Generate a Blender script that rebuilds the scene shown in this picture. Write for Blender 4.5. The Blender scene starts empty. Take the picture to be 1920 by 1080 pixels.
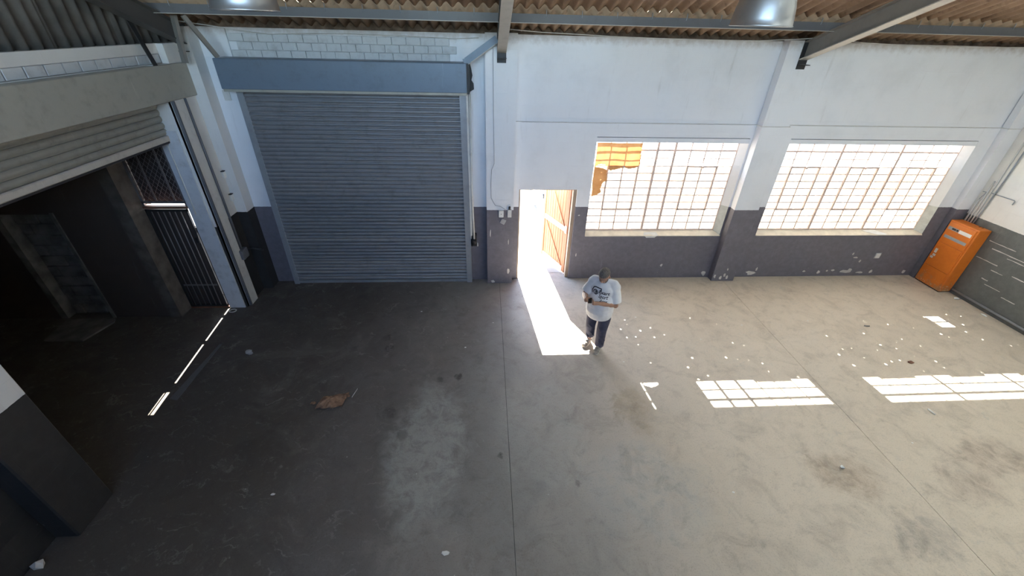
import bpy, bmesh, math, random
from mathutils import Vector, Matrix, Euler
from mathutils.bvhtree import BVHTree
random.seed(7)
S = bpy.context.scene
COL = S.collection
PI = math.pi

# ------------------------------------------------------------------ camera
def set_camera():
    yaw, pitch, roll = .0705, .5696, .0272
    cy, sy, cp, sp = math.cos(yaw), math.sin(yaw), math.cos(pitch), math.sin(pitch)
    f = Vector((sy * cp, cy * cp, -sp)); r0 = Vector((cy, -sy, 0)); u0 = r0.cross(f)
    r = r0 * math.cos(roll) + u0 * math.sin(roll)
    u = -r0 * math.sin(roll) + u0 * math.cos(roll)
    m = Matrix(((r.x, u.x, -f.x, 0), (r.y, u.y, -f.y, -7.8553), (r.z, u.z, -f.z, 4.8), (0, 0, 0, 1)))
    cam = bpy.data.cameras.new('camera'); o = bpy.data.objects.new('camera', cam)
    cam.sensor_fit = 'HORIZONTAL'; cam.sensor_width = 36.0
    cam.lens = 36.0 * 772.398 / 1920.0
    cam.clip_start = .05; cam.clip_end = 300
    o.matrix_world = m; COL.objects.link(o); S.camera = o
set_camera()

# ------------------------------------------------------------------ light and exposure
SUN_STRENGTH = 6.0
SKY_STRENGTH = 0.13
EXPOSURE = 3.72
# roof cells given added translucent sheets, out of view, to light the floor
ADDED_ROOFLIGHTS = {(i, k) for i in (8, 10, 11, 13, 14) for k in (2, 3, 4)}
world = bpy.data.worlds.new('world'); S.world = world; world.use_nodes = True
wn = world.node_tree
for n in list(wn.nodes): wn.nodes.remove(n)
wo = wn.nodes.new('ShaderNodeOutputWorld'); wb = wn.nodes.new('ShaderNodeBackground'); ws = wn.nodes.new('ShaderNodeTexSky')
ws.sky_type = 'NISHITA'; ws.sun_disc = False; ws.sun_elevation = math.radians(36.5); ws.sun_rotation = math.radians(-5.7)
ws.air_density = 1.0; ws.dust_density = .6; ws.ozone_density = 1.5
wb.inputs['Strength'].default_value = SKY_STRENGTH
wn.links.new(ws.outputs[0], wb.inputs[0]); wn.links.new(wb.outputs[0], wo.inputs[0])
sun = bpy.data.lights.new('sun', 'SUN'); sun.energy = SUN_STRENGTH; sun.angle = math.radians(.27); sun.color = (1, .93, .82)
so = bpy.data.objects.new('sun', sun); COL.objects.link(so)
SUN_DIR = Vector((.1, -1, -.742)).normalized()
so.rotation_euler = SUN_DIR.to_track_quat('-Z', 'Y').to_euler(); so.location = (0, 12, 10)
vs = S.view_settings
S.display_settings.display_device = 'sRGB'
vs.view_transform = 'Standard'; vs.look = 'None'; vs.gamma = 1.0; vs.exposure = EXPOSURE; vs.use_curve_mapping = False
S.cycles.max_bounces = 10; S.cycles.diffuse_bounces = 6; S.cycles.glossy_bounces = 3; S.cycles.transmission_bounces = 6
S.cycles.transparent_max_bounces = 12
S.cycles.sample_clamp_indirect = 6.0
S.cycles.caustics_reflective = False; S.cycles.caustics_refractive = False
S.cycles.use_denoising = True

# ------------------------------------------------------------------ node helper
class NT:
    def __init__(s, name):
        s.m = bpy.data.materials.new(name); s.m.use_nodes = True; s.t = s.m.node_tree
        for n in list(s.t.nodes): s.t.nodes.remove(n)
        s.out = s.t.nodes.new('ShaderNodeOutputMaterial')
        s._pos = None
    def n(s, t): return s.t.nodes.new(t)
    def link(s, a, b): s.t.links.new(a, b)
    def put(s, v, sock):
        if hasattr(v, 'is_output'): s.link(v, sock)
        elif v is not None:
            try: sock.default_value = v
            except Exception: sock.default_value = (*v, 1) if len(v) == 3 else v
    def pos(s):
        if s._pos is None: s._pos = s.n('ShaderNodeNewGeometry').outputs['Position']
        return s._pos
    def obj(s): return s.n('ShaderNodeTexCoord').outputs['Object']
    def sep(s, v=None):
        n = s.n('ShaderNodeSeparateXYZ'); s.put(v or s.pos(), n.inputs[0]); return n.outputs
    def comb(s, x, y, z):
        n = s.n('ShaderNodeCombineXYZ')
        for i, v in enumerate((x, y, z)): s.put(v, n.inputs[i])
        return n.outputs[0]
    def math(s, op, a, b=0.0, c=None, clamp=False):
        n = s.n('ShaderNodeMath'); n.operation = op; n.use_clamp = clamp
        s.put(a, n.inputs[0]); s.put(b, n.inputs[1])
        if c is not None: s.put(c, n.inputs[2])
        return n.outputs[0]
    def vmath(s, op, a, b):
        n = s.n('ShaderNodeVectorMath'); n.operation = op; s.put(a, n.inputs[0]); s.put(b, n.inputs[1])
        return n.outputs['Value'] if op in ('DISTANCE', 'LENGTH', 'DOT_PRODUCT') else n.outputs[0]
    def smooth(s, v, a, b, lo=0.0, hi=1.0):
        n = s.n('ShaderNodeMapRange'); n.interpolation_type = 'SMOOTHSTEP'
        s.put(v, n.inputs[0]); s.put(a, n.inputs[1]); s.put(b, n.inputs[2]); s.put(lo, n.inputs[3]); s.put(hi, n.inputs[4])
        return n.outputs[0]
    def mix(s, f, a, b, mode='MIX'):
        n = s.n('ShaderNodeMix'); n.data_type = 'RGBA'; n.blend_type = mode; n.clamp_factor = True
        s.put(f, n.inputs[0]); s.put(a, n.inputs[6]); s.put(b, n.inputs[7]); return n.outputs[2]
    def noise(s, scale, detail=4, rough=.55, vec=None, dist=0.0):
        n = s.n('ShaderNodeTexNoise'); s.put(vec or s.pos(), n.inputs['Vector']); n.inputs['Scale'].default_value = scale
        n.inputs['Detail'].default_value = detail; n.inputs['Roughness'].default_value = rough; n.inputs['Distortion'].default_value = dist
        return n.outputs[0]
    def voro(s, scale, vec=None, feature='F1'):
        n = s.n('ShaderNodeTexVoronoi'); n.feature = feature; s.put(vec or s.pos(), n.inputs['Vector']); n.inputs['Scale'].default_value = scale
        return n
    def bump(s, h, dist=.01, strength=1.0, normal=None):
        n = s.n('ShaderNodeBump'); s.put(h, n.inputs['Height']); n.inputs['Distance'].default_value = dist; n.inputs['Strength'].default_value = strength
        if normal is not None: s.link(normal, n.inputs['Normal'])
        return n.outputs[0]
    def bsdf(s, color, rough=.6, metal=0.0, normal=None, spec=.5):
        p = s.n('ShaderNodeBsdfPrincipled'); s.put(color, p.inputs['Base Color']); s.put(rough, p.inputs['Roughness']); s.put(metal, p.inputs['Metallic'])
        p.inputs['Specular IOR Level'].default_value = spec
        if normal is not None: s.link(normal, p.inputs['Normal'])
        return p.outputs[0]
    def done(s, shader):
        s.link(shader, s.out.inputs[0]); return s.m

def C(r, g, b): return (r, g, b, 1)
def simple(name, col, rough=.6, metal=0.0, var=.18, scale=6, bump=0.0, spec=.5):
    k = NT(name)
    f = k.noise(scale, 5)
    a = tuple(max(0, c * (1 - var)) for c in col) + (1,); b = tuple(min(1, c * (1 + var)) for c in col) + (1,)
    c = k.mix(k.smooth(f, .3, .7), a, b)
    nn = k.bump(k.noise(scale * 8, 3), .004, bump) if bump else None
    return k.done(k.bsdf(c, rough, metal, nn, spec))

# ------------------------------------------------------------------ materials
def mat_floor():
    k = NT('concrete_floor')
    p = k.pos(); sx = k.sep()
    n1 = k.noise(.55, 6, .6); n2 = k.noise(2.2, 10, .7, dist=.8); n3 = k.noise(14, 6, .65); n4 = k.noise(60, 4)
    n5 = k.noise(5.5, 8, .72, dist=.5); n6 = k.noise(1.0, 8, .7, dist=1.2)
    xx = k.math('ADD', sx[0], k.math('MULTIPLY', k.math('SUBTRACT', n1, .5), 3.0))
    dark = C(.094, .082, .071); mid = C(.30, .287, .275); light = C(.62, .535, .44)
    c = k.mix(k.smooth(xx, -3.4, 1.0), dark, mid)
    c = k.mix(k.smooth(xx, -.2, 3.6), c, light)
    # worn cement patches and oily stains, at their own places on the slab
    warp = k.vmath('ADD', p, k.comb(k.math('MULTIPLY', k.math('SUBTRACT', n2, .5), .9), k.math('MULTIPLY', k.math('SUBTRACT', k.noise(2.7, 6), .5), .9), 0.0))
    def blob(c, x, y, rx, ry, col, amt, soft=.45, src=warp):
        v = k.vmath('MULTIPLY', k.vmath('SUBTRACT', src, (x, y, 0)), (1 / rx, 1 / ry, 0))
        d = k.vmath('LENGTH', v, (0, 0, 0))
        return k.mix(k.math('MULTIPLY', k.math('MULTIPLY', k.smooth(d, 1.0, 1.0 - soft), amt), k.smooth(n5, .32, .62, .25, 1.0)), c, col)
    c = blob(c, -.85, -4.3, .62, 1.35, C(.47, .47, .44), .72)
    c = blob(c, -.75, -5.6, .7, .45, C(.34, .31, .285), .6)
    c = blob(c, .7, -4.1, .8, 1.2, C(.45, .45, .42), .5)
    c = blob(c, 1.9, -5.0, 1.0, .8, C(.42, .43, .42), .5)
    c = blob(c, 4.6, -4.95, .52, .42, C(.36, .28, .21), .72, .5)
    c = blob(c, 6.9, -4.75, .75, .35, C(.32, .25, .205), .62, .6)
    c = blob(c, 6.1, -5.1, .5, .35, C(.34, .27, .225), .55, .6)
    c = blob(c, 5.0, -5.7, .45, .3, C(.33, .30, .27), .6)
    c = blob(c, 2.15, -3.75, .3, .5, C(.38, .30, .2), .55)
    c = blob(c, -.1, -6.0, 1.4, .6, C(.25, .22, .205), .5)
    tight = k.vmath('ADD', p, k.comb(k.math('MULTIPLY', k.math('SUBTRACT', n3, .5), .12), k.math('MULTIPLY', k.math('SUBTRACT', k.noise(17, 4), .5), .12), 0.0))
    for (x, y, r, a) in ((-1.82, -1.99, .1, .75), (-1.72, -2.28, .1, .8), (-.48, -3.01, .085, .75), (-2.31, -2.29, .1, .5), (-.77, -3.06, .07, .5), (.144, -4.48, .05, .8), (1.1, -4.9, .05, .5), (-1.2, -4.1, .1, .5), (-1.45, -3.7, .12, .5)):
        c = blob(c, x, y, r, r * 1.1, C(.03, .028, .028), a, .5, tight)
    # mottling, scuffs, white specks
    c = k.mix(k.smooth(n5, .50, .72, 0, .34), c, k.mix(.62, c, C(.07, .058, .05)))
    c = k.mix(k.smooth(n6, .52, .75, 0, .40), c, k.mix(.55, c, C(.40, .37, .33)))
    c = k.mix(k.math('MULTIPLY', k.smooth(k.noise(8.5, 8, .75, dist=2.0), .60, .68, 0, .5), k.smooth(n1, .4, .6)), c, k.mix(.45, c, C(.62, .61, .58)))
    c = k.mix(k.smooth(n2, .45, .75, 0, .28), c, C(.06, .052, .048), 'MIX')
    c = k.mix(k.smooth(n3, .55, .8, 0, .4), c, k.mix(.5, c, C(.42, .40, .37)))
    c = k.mix(k.smooth(n4, .52, .72, 0, .32), c, k.mix(.7, c, C(.03, .03, .03)))
    vv = k.voro(5.5)
    pick = k.math('GREATER_THAN', k.sep(vv.outputs['Color'])[0], .80)
    sp = k.math('MULTIPLY', k.math('LESS_THAN', vv.outputs['Distance'], .045), pick)
    c = k.mix(k.math('MULTIPLY', sp, .6), c, C(.6, .58, .54))
    stretch = k.vmath('MULTIPLY', warp, (3.0, 14.0, 1.0))
    scr = k.noise(1.0, 4, .6, stretch)
    c = k.mix(k.smooth(scr, .58, .72, 0, .36), c, C(.40, .39, .36))
    rough = k.smooth(n2, .3, .75, .42, .72)
    nb = k.bump(k.math('ADD', n3, k.math('MULTIPLY', n4, .4)), .006, .35)
    return k.done(k.bsdf(c, rough, 0, nb, .45))

def mat_wall(name, zw, white, dark, chips=True, dirt=.3):
    k = NT(name); sx = k.sep()
    n1 = k.noise(1.3, 6, .6); n2 = k.noise(9, 6, .65); n3 = k.noise(38, 4)
    w = k.mix(k.smooth(n1, .45, .75, 0, dirt), white, tuple(c * .72 for c in white[:3]) + (1,))
    st = k.noise(1.0, 6, .6, k.vmath('MULTIPLY', k.pos(), (9, 9, 1.1)))
    w = k.mix(k.smooth(st, .60, .78, 0, dirt * .7), w, C(.30, .28, .26))
    # grime just under the eaves, where the dust settles on the wall plate
    w = k.mix(k.math('MULTIPLY', k.smooth(k.math('ADD', sx[2], k.math('MULTIPLY', n2, .22)), 4.62, 4.80), .7), w, C(.36, .29, .24))
    d = k.mix(k.smooth(n2, .35, .7), dark, tuple(c * 1.22 for c in dark[:3]) + (1,))
    d = k.mix(k.smooth(st, .62, .8, 0, .35), d, tuple(min(1, c * 2.6) for c in dark[:3]) + (1,))
    if chips:
        ch = k.noise(7.5, 5, .7, dist=1.0)
        low = k.smooth(sx[2], .75, .0, 0.0, .045)
        cm = k.smooth(k.math('ADD', ch, low), .735, .75)
        d = k.mix(cm, d, C(.55, .53, .5))
    top = k.math('GREATER_THAN', k.math('ADD', sx[2], k.math('MULTIPLY', k.math('SUBTRACT', n3, .5), .012)), zw)
    c = k.mix(top, d, w)
    br = k.n('ShaderNodeTexBrick'); k.put(k.comb(k.math('ADD', sx[0], sx[1]), sx[2], 0.0), br.inputs['Vector'])
    br.inputs['Scale'].default_value = 1.0; br.inputs['Brick Width'].default_value = .44; br.inputs['Row Height'].default_value = .212
    br.inputs['Mortar Size'].default_value = .006; br.inputs['Mortar Smooth'].default_value = .8
    hgt = k.math('SUBTRACT', k.math('MULTIPLY', n2, .35), k.math('MULTIPLY', br.outputs['Fac'], .14))
    return k.done(k.bsdf(c, .55, 0, k.bump(hgt, .008, .6), .4))

def mat_roof():
    k = NT('asbestos_roof_soffit')
    n1 = k.noise(1.4, 6, .6); n2 = k.noise(9, 6, .6)
    c = k.mix(k.smooth(n1, .3, .7), C(.30, .21, .145), C(.44, .33, .24))
    c = k.mix(k.smooth(n2, .52, .75, 0, .6), c, C(.13, .09, .065))
    return k.done(k.bsdf(c, .85, 0, k.bump(n2, .01, .4), .2))

def mat_painted(name, col, rough=.45, metal=0.0, streak=.25, dirt=(.08, .07, .06), scr=.15):
    k = NT(name)
    n2 = k.noise(7, 6, .65); st = k.noise(1.0, 5, .6, k.vmath('MULTIPLY', k.pos(), (12, 12, 1.2)))
    c = k.mix(k.smooth(n2, .45, .8, 0, streak), (*col, 1), (*dirt, 1))
    c = k.mix(k.smooth(st, .64, .72, 0, scr), c, tuple(min(1, v * 1.8 + .08) for v in col) + (1,))
    return k.done(k.bsdf(c, rough, metal, k.bump(n2, .003, .3), .45))

def mat_pane(painted):
    k = NT('painted_glass' if painted else 'clear_glass')
    tr = k.n('ShaderNodeBsdfTransparent'); tr.inputs[0].default_value = (.93, .95, .95, 1)
    gl = k.n('ShaderNodeBsdfGlossy'); gl.inputs['Roughness'].default_value = .05; gl.inputs[0].default_value = (1, 1, 1, 1)
    m1 = k.n('ShaderNodeMixShader'); m1.inputs[0].default_value = .06; k.link(tr.outputs[0], m1.inputs[1]); k.link(gl.outputs[0], m1.inputs[2])
    if not painted: return k.done(m1.outputs[0])
    n1 = k.noise(5, 4); n2 = k.noise(1.1, 3)
    col = k.mix(k.smooth(n1, .3, .75), C(.47, .455, .42), C(.38, .37, .345))
    tl = k.n('ShaderNodeBsdfTranslucent'); k.put(col, tl.inputs[0])
    df = k.n('ShaderNodeBsdfDiffuse'); k.put(C(.72, .71, .69), df.inputs[0])
    m2 = k.n('ShaderNodeMixShader'); m2.inputs[0].default_value = .22; k.link(tl.outputs[0], m2.inputs[1]); k.link(df.outputs[0], m2.inputs[2])
    # pinholes where the whitewash has flaked
    sx = k.sep(); v = k.voro(5.2, k.comb(k.math('ADD', sx[0], 5.37), sx[2], 0.0)); v.voronoi_dimensions = '2D'; rnd = k.sep(v.outputs['Color'])
    size = k.math('ADD', k.math('MULTIPLY', rnd[1], .072), .014)
    hole = k.math('MULTIPLY', k.math('LESS_THAN', v.outputs['Distance'], size), k.math('GREATER_THAN', rnd[0], .62))
    m3 = k.n('ShaderNodeMixShader'); k.link(hole, m3.inputs[0]); k.link(m2.outputs[0], m3.inputs[1]); k.link(m1.outputs[0], m3.inputs[2])
    return k.done(m3.outputs[0])

def mat_paper():
    k = NT('kraft_paper'); n = k.noise(6, 5)
    col = k.mix(k.smooth(n, .3, .7), C(.60, .30, .12), C(.70, .40, .19))
    tl = k.n('ShaderNodeBsdfTranslucent'); k.put(k.mix(.5, col, C(.36, .18, .07)), tl.inputs[0])
    df = k.n('ShaderNodeBsdfDiffuse'); k.put(col, df.inputs[0])
    m = k.n('ShaderNodeMixShader'); m.inputs[0].default_value = .84; k.link(tl.outputs[0], m.inputs[1]); k.link(df.outputs[0], m.inputs[2])
    return k.done(m.outputs[0])

def mat_wood(name, a, b, axis=2, rough=.55):
    k = NT(name)
    sc = [26, 26, 26]; sc[axis] = 1.6
    n = k.noise(1.0, 6, .6, k.vmath('MULTIPLY', k.pos(), tuple(sc)))
    c = k.mix(k.smooth(n, .3, .72), (*a, 1), (*b, 1))
    return k.done(k.bsdf(c, rough, 0, k.bump(n, .003, .4), .35))

def mat_orange():
    k = NT('orange_enamel'); sx = k.sep()
    n = k.noise(6, 6, .65); n2 = k.noise(30, 5)
    c = k.mix(k.smooth(n, .35, .75), C(.72, .20, .022), C(.64, .165, .02))
    wear = k.math('ADD', k.smooth(sx[2], .55, .0, 0, .22), k.math('MULTIPLY', n, .6))
    c = k.mix(k.smooth(wear, .46, .60, 0, .75), c, C(.40, .24, .12))
    c = k.mix(k.smooth(k.math('ADD', n2, k.smooth(sx[2], .5, 0, 0, .12)), .70, .76, 0, .8), c, C(.6, .5, .38))
    return k.done(k.bsdf(c, .4, 0, k.bump(n2, .002, .3), .5))

M = {}
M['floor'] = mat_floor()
M['wall'] = mat_wall('painted_wall', 1.70, C(.80, .82, .86), C(.150, .143, .168))
M['wall_right'] = mat_wall('painted_wall_right', 1.62, C(.78, .77, .73), C(.125, .135, .13))
M['wall_left'] = mat_wall('painted_wall_left_shaded', 1.70, C(.72, .72, .71), C(.030, .029, .029), dirt=.4)  # lower band coloured darker than the back wall's, as shade
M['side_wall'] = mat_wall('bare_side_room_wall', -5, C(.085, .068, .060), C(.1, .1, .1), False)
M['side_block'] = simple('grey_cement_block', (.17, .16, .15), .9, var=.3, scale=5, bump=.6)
M['pier'] = simple('dark_pier_render', (.10, .088, .078), .9, var=.35, scale=4, bump=.6)  # pier render, darker than the grey blocks
M['post_white'] = mat_painted('whitewashed_post', (.62, .65, .70), .7, streak=.3, scr=.0)
M['brick'] = mat_painted('painted_brick', (.60, .62, .64), .65, streak=.55, dirt=(.30, .29, .30), scr=.3)
M['plaster'] = simple('bare_plaster', (.62, .60, .57), .85, var=.12)
M['roof'] = mat_roof()
def mat_added_rooflight():  # sheet added out of view to brighten the hall
    k = NT('added_rooflight')
    tl = k.n('ShaderNodeBsdfTranslucent'); k.put(k.mix(k.smooth(k.noise(3, 4), .3, .7), C(.66, .68, .66), C(.52, .55, .52)), tl.inputs[0])
    df = k.n('ShaderNodeBsdfDiffuse'); k.put(C(.6, .6, .56), df.inputs[0])
    m = k.n('ShaderNodeMixShader'); m.inputs[0].default_value = .25; k.link(tl.outputs[0], m.inputs[1]); k.link(df.outputs[0], m.inputs[2])
    return k.done(m.outputs[0])
M['fill_rooflight'] = mat_added_rooflight()
M['clad'] = simple('grey_cladding', (.10, .096, .09), .85, var=.3, scale=3, bump=.4)
M['eave'] = simple('dusty_eave_filler', (.14, .10, .075), .95, var=.5, scale=8, bump=.8)
M['steel_grey'] = mat_painted('grey_painted_steel', (.14, .145, .16), .5, .0)
M['rafter'] = mat_painted('grey_rafter_steel', (.22, .205, .19), .5, .0)
M['rafter_dark'] = mat_painted('dark_grey_rafter_steel', (.085, .082, .08), .5, .0)
M['rafter_mid'] = mat_painted('pale_grey_rafter_steel', (.38, .365, .335), .5, .0)
M['flange'] = mat_painted('pale_flange_paint', (.55, .52, .47), .5, .0)
M['steel_dark'] = mat_painted('dark_steel', (.035, .035, .038), .5, .3)
M['galv'] = mat_painted('galvanised_steel', (.33, .36, .40), .42, .35, scr=.3)
M['slat'] = mat_painted('steel_slat', (.24, .252, .275), .42, .3, streak=.35, scr=.1)
M['slat_khaki'] = mat_painted('khaki_slat', (.34, .33, .29), .45, .2, streak=.35, scr=.1)
M['hood_blue'] = mat_painted('blue_grey_hood', (.165, .215, .285), .42, .2, scr=.25)
M['hood_khaki'] = mat_painted('khaki_grey_hood', (.41, .402, .35), .45, .15, scr=.15)
M['white_steel'] = mat_painted('white_painted_steel', (.66, .66, .64), .5, 0, scr=.0)
M['white_plastic'] = simple('white_plastic', (.72, .72, .70), .4, var=.06)
M['grey_plastic'] = simple('grey_plastic', (.32, .33, .35), .5, var=.1)
M['alu'] = mat_painted('spun_aluminium', (.46, .48, .51), .40, .85, streak=.25, dirt=(.25, .24, .23), scr=.1)
M['orange'] = mat_orange()
M['plank'] = mat_wood('orange_plank_wood', (.40, .155, .075), (.53, .225, .115))
M['plank_pale'] = simple('bare_pale_wood', (.68, .55, .42), .6, var=.15)
M['reveal'] = mat_wall('painted_reveal', 1.70, C(.80, .80, .80), C(.52, .53, .49), False)
M['sill'] = simple('whitewashed_sill', (.72, .66, .56), .7, var=.1)
M['frame_paled'] = mat_painted('glare_paled_window_steel', (.72, .57, .51), .5, .0, scr=.2)  # reddish steel paled to imitate the glare of the panes
M['timber'] = mat_wood('weathered_timber', (.30, .22, .16), (.42, .33, .25))
M['glass'] = mat_pane(True); M['glass_clear'] = mat_pane(False)
M['paper'] = mat_paper()
M['white_paper'] = simple('white_paper', (.80, .80, .78), .8, var=.05)
M['brown_paper'] = simple('brown_wrapping_paper', (.27, .165, .105), .8, var=.35, scale=14)
M['door_dark'] = mat_wood('dark_door_boards', (.045, .04, .042), (.075, .062, .058))
M['bar'] = mat_painted('gate_bar_steel', (.22, .22, .23), .4, .4, scr=.1)
M['rust'] = simple('rusty_steel', (.17, .075, .045), .7, var=.3)
M['skin'] = simple('brown_skin', (.38, .205, .135), .5, var=.08, scale=20)
M['hair'] = simple('cropped_grey_hair', (.155, .135, .12), .9, var=.35, scale=60, bump=.5)
M['shirt'] = simple('white_cotton', (.78, .78, .79), .85, var=.05, scale=9, bump=.4)
M['trouser'] = simple('navy_cotton', (.055, .058, .095), .85, var=.2, scale=12, bump=.4)
M['shoe'] = simple('grey_canvas', (.27, .25, .23), .7, var=.25, scale=30)
M['sole'] = simple('pale_rubber', (.55, .52, .47), .7, var=.1)
M['print'] = simple('black_print', (.025, .025, .035), .8, var=.1)
M['phone'] = simple('black_phone_glass', (.02, .02, .022), .15, var=.1)
M['phone_rim'] = simple('pale_phone_case', (.55, .48, .40), .4, var=.1)
M['eye'] = simple('eye_white', (.30, .25, .22), .3, var=.03)
M['iris'] = simple('dark_iris', (.02, .012, .01), .2, var=.03)
M['yard'] = simple('pale_yard_concrete', (.42, .40, .37), .9, var=.15, scale=1.5)
M['yard_wall'] = simple('yard_wall_plaster', (.55, .53, .49), .9, var=.12)
M['rubber'] = simple('tyre_rubber', (.02, .02, .02), .8, var=.2)
M['van_white'] = simple('white_vehicle_paint', (.75, .75, .75), .35, var=.04)
M['ext_roof'] = simple('outer_cladding', (.35, .34, .33), .8, var=.1)

# ------------------------------------------------------------------ mesh helper
class MB:
    def __init__(s): s.v = []; s.f = []; s.sm = []
    def add(s, vs, fs, smooth=False):
        b = len(s.v); s.v += [tuple(v) for v in vs]
        for f in fs: s.f.append(tuple(i + b for i in f)); s.sm.append(smooth)
        return s
    def box(s, x0, x1, y0, y1, z0, z1):
        if x0 > x1: x0, x1 = x1, x0
        if y0 > y1: y0, y1 = y1, y0
        if z0 > z1: z0, z1 = z1, z0
        return s.add([(x0, y0, z0), (x1, y0, z0), (x1, y1, z0), (x0, y1, z0), (x0, y0, z1), (x1, y0, z1), (x1, y1, z1), (x0, y1, z1)],
                     [(0, 3, 2, 1), (4, 5, 6, 7), (0, 1, 5, 4), (1, 2, 6, 5), (2, 3, 7, 6), (3, 0, 4, 7)])
    def bbox(s, x0, x1, y0, y1, z0, z1, b=.005):
        """box with chamfered edges"""
        bm = bmesh.new(); bmesh.ops.create_cube(bm, size=1)
        for v in bm.verts: v.co = Vector(((x0 + x1) / 2 + v.co.x * abs(x1 - x0), (y0 + y1) / 2 + v.co.y * abs(y1 - y0), (z0 + z1) / 2 + v.co.z * abs(z1 - z0)))
        bmesh.ops.bevel(bm, geom=list(bm.edges), offset=b, segments=1, affect='EDGES')
        bm.verts.index_update()
        s.add([v.co[:] for v in bm.verts], [[v.index for v in f.verts] for f in bm.faces]); bm.free(); return s
    def hexa(s, p):
        return s.add(p, [(0, 3, 2, 1), (4, 5, 6, 7), (0, 1, 5, 4), (1, 2, 6, 5), (2, 3, 7, 6), (3, 0, 4, 7)])
    def beam(s, a, b, w, h, up=(0, 0, 1)):
        """rectangular bar from a to b, w across, h along up"""
        a, b = Vector(a), Vector(b); d = (b - a).normalized(); side = d.cross(Vector(up)).normalized(); u = side.cross(d).normalized()
        pts = []
        for q in (a, b):
            for sx, sz in ((-1, -1), (1, -1), (1, 1), (-1, 1)): pts.append(q + side * (sx * w / 2) + u * (sz * h / 2))
        return s.add(pts, [(0, 1, 2, 3), (7, 6, 5, 4), (0, 4, 5, 1), (1, 5, 6, 2), (2, 6, 7, 3), (3, 7, 4, 0)])
    def tube(s, pts, r, n=8, closed=False, caps=True):
        pts = [Vector(p) for p in pts]; N = len(pts); rr = r if isinstance(r, (list, tuple)) else [r] * N
        rings = []; prev = None
        for i, p in enumerate(pts):
            if closed: d = pts[(i + 1) % N] - pts[i - 1]
            else: d = pts[min(i + 1, N - 1)] - pts[max(i - 1, 0)]
            d.normalize()
            if prev is None:
                ref = Vector((0, 0, 1)) if abs(d.z) < .9 else Vector((1, 0, 0)); e = d.cross(ref).normalized()
            else:
                e = (prev - d * prev.dot(d)).normalized()
            prev = e; g = d.cross(e)
            rings.append([p + (e * math.cos(2 * PI * j / n) + g * math.sin(2 * PI * j / n)) * rr[i] for j in range(n)])
        fs = []
        for i in range(N if closed else N - 1):
            for j in range(n):
                a = i * n + j; b = i * n + (j + 1) % n; i2 = (i + 1) % N
                fs.append((a, b, i2 * n + (j + 1) % n, i2 * n + j))
        if caps and not closed: fs.append(tuple(range(n - 1, -1, -1))); fs.append(tuple((N - 1) * n + j for j in range(n)))
        return s.add([v for r_ in rings for v in r_], fs, True)
    def lathe(s, prof, n=32, c=(0, 0, 0)):
        vs = [(c[0] + r * math.cos(2 * PI * j / n), c[1] + r * math.sin(2 * PI * j / n), c[2] + z) for r, z in prof for j in range(n)]
        fs = [(i * n + j, i * n + (j + 1) % n, (i + 1) * n + (j + 1) % n, (i + 1) * n + j) for i in range(len(prof) - 1) for j in range(n)]
        return s.add(vs, fs, True)
    def prism(s, poly, axis, a, b):
        """extrude a 2-D polygon along an axis from a to b"""
        def P(p, t):
            return {'x': (t, p[0], p[1]), 'y': (p[0], t, p[1]), 'z': (p[0], p[1], t)}[axis]
        n = len(poly); vs = [P(p, a) for p in poly] + [P(p, b) for p in poly]
        fs = [tuple(range(n - 1, -1, -1)), tuple(range(n, 2 * n))] + [(i, (i + 1) % n, n + (i + 1) % n, n + i) for i in range(n)]
        return s.add(vs, fs)
    def mesh(s, name, center=True):
        c = Vector((0, 0, 0))
        if center and s.v:
            lo = [min(v[i] for v in s.v) for i in range(3)]; hi = [max(v[i] for v in s.v) for i in range(3)]
            c = Vector([(lo[i] + hi[i]) / 2 for i in range(3)])
        me = bpy.data.meshes.new(name); me.from_pydata([(v[0] - c.x, v[1] - c.y, v[2] - c.z) for v in s.v], [], s.f)
        me.polygons.foreach_set('use_smooth', s.sm); me.update()
        bm = bmesh.new(); bm.from_mesh(me); bmesh.ops.recalc_face_normals(bm, faces=bm.faces); bm.to_mesh(me); bm.free()
        return me, c

def tag(o, label=None, cat=None, group=None, kind=None):
    if label: o['label'] = label
    if cat: o['category'] = cat
    if group: o['group'] = group
    if kind: o['kind'] = kind
    return o
def world_loc(o):
    v = Vector(o.location)
    while o.parent: o = o.parent; v = v + Vector(o.location)
    return v
def obj(name, mb, mat, parent=None, **kw):
    if isinstance(mb, MB): me, c = mb.mesh(name)
    else: me, c = mb, Vector((0, 0, 0))
    if mat is not None and not me.materials: me.materials.append(mat)
    o = bpy.data.objects.new(name, me); COL.objects.link(o)
    if parent is not None: o.parent = parent; o.location = c - world_loc(parent)
    else: o.location = c
    tag(o, **kw); return o
def inst(name, me, loc, parent, rot=None, **kw):
    o = bpy.data.objects.new(name, me); COL.objects.link(o)
    if parent is not None: o.parent = parent; o.location = Vector(loc) - world_loc(parent)
    else: o.location = loc
    if rot: o.rotation_euler = rot
    tag(o, **kw); return o
def empty(name, loc, **kw):
    o = bpy.data.objects.new(name, None); COL.objects.link(o); o.location = loc; o.empty_display_size = .1; tag(o, **kw); return o
def B(*a): return MB().box(*a)

RS = .35                                     # roof slope (rise per metre towards the camera)
def roof_z(y): return 4.768 - RS * y         # mean height of the roof sheets

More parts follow.
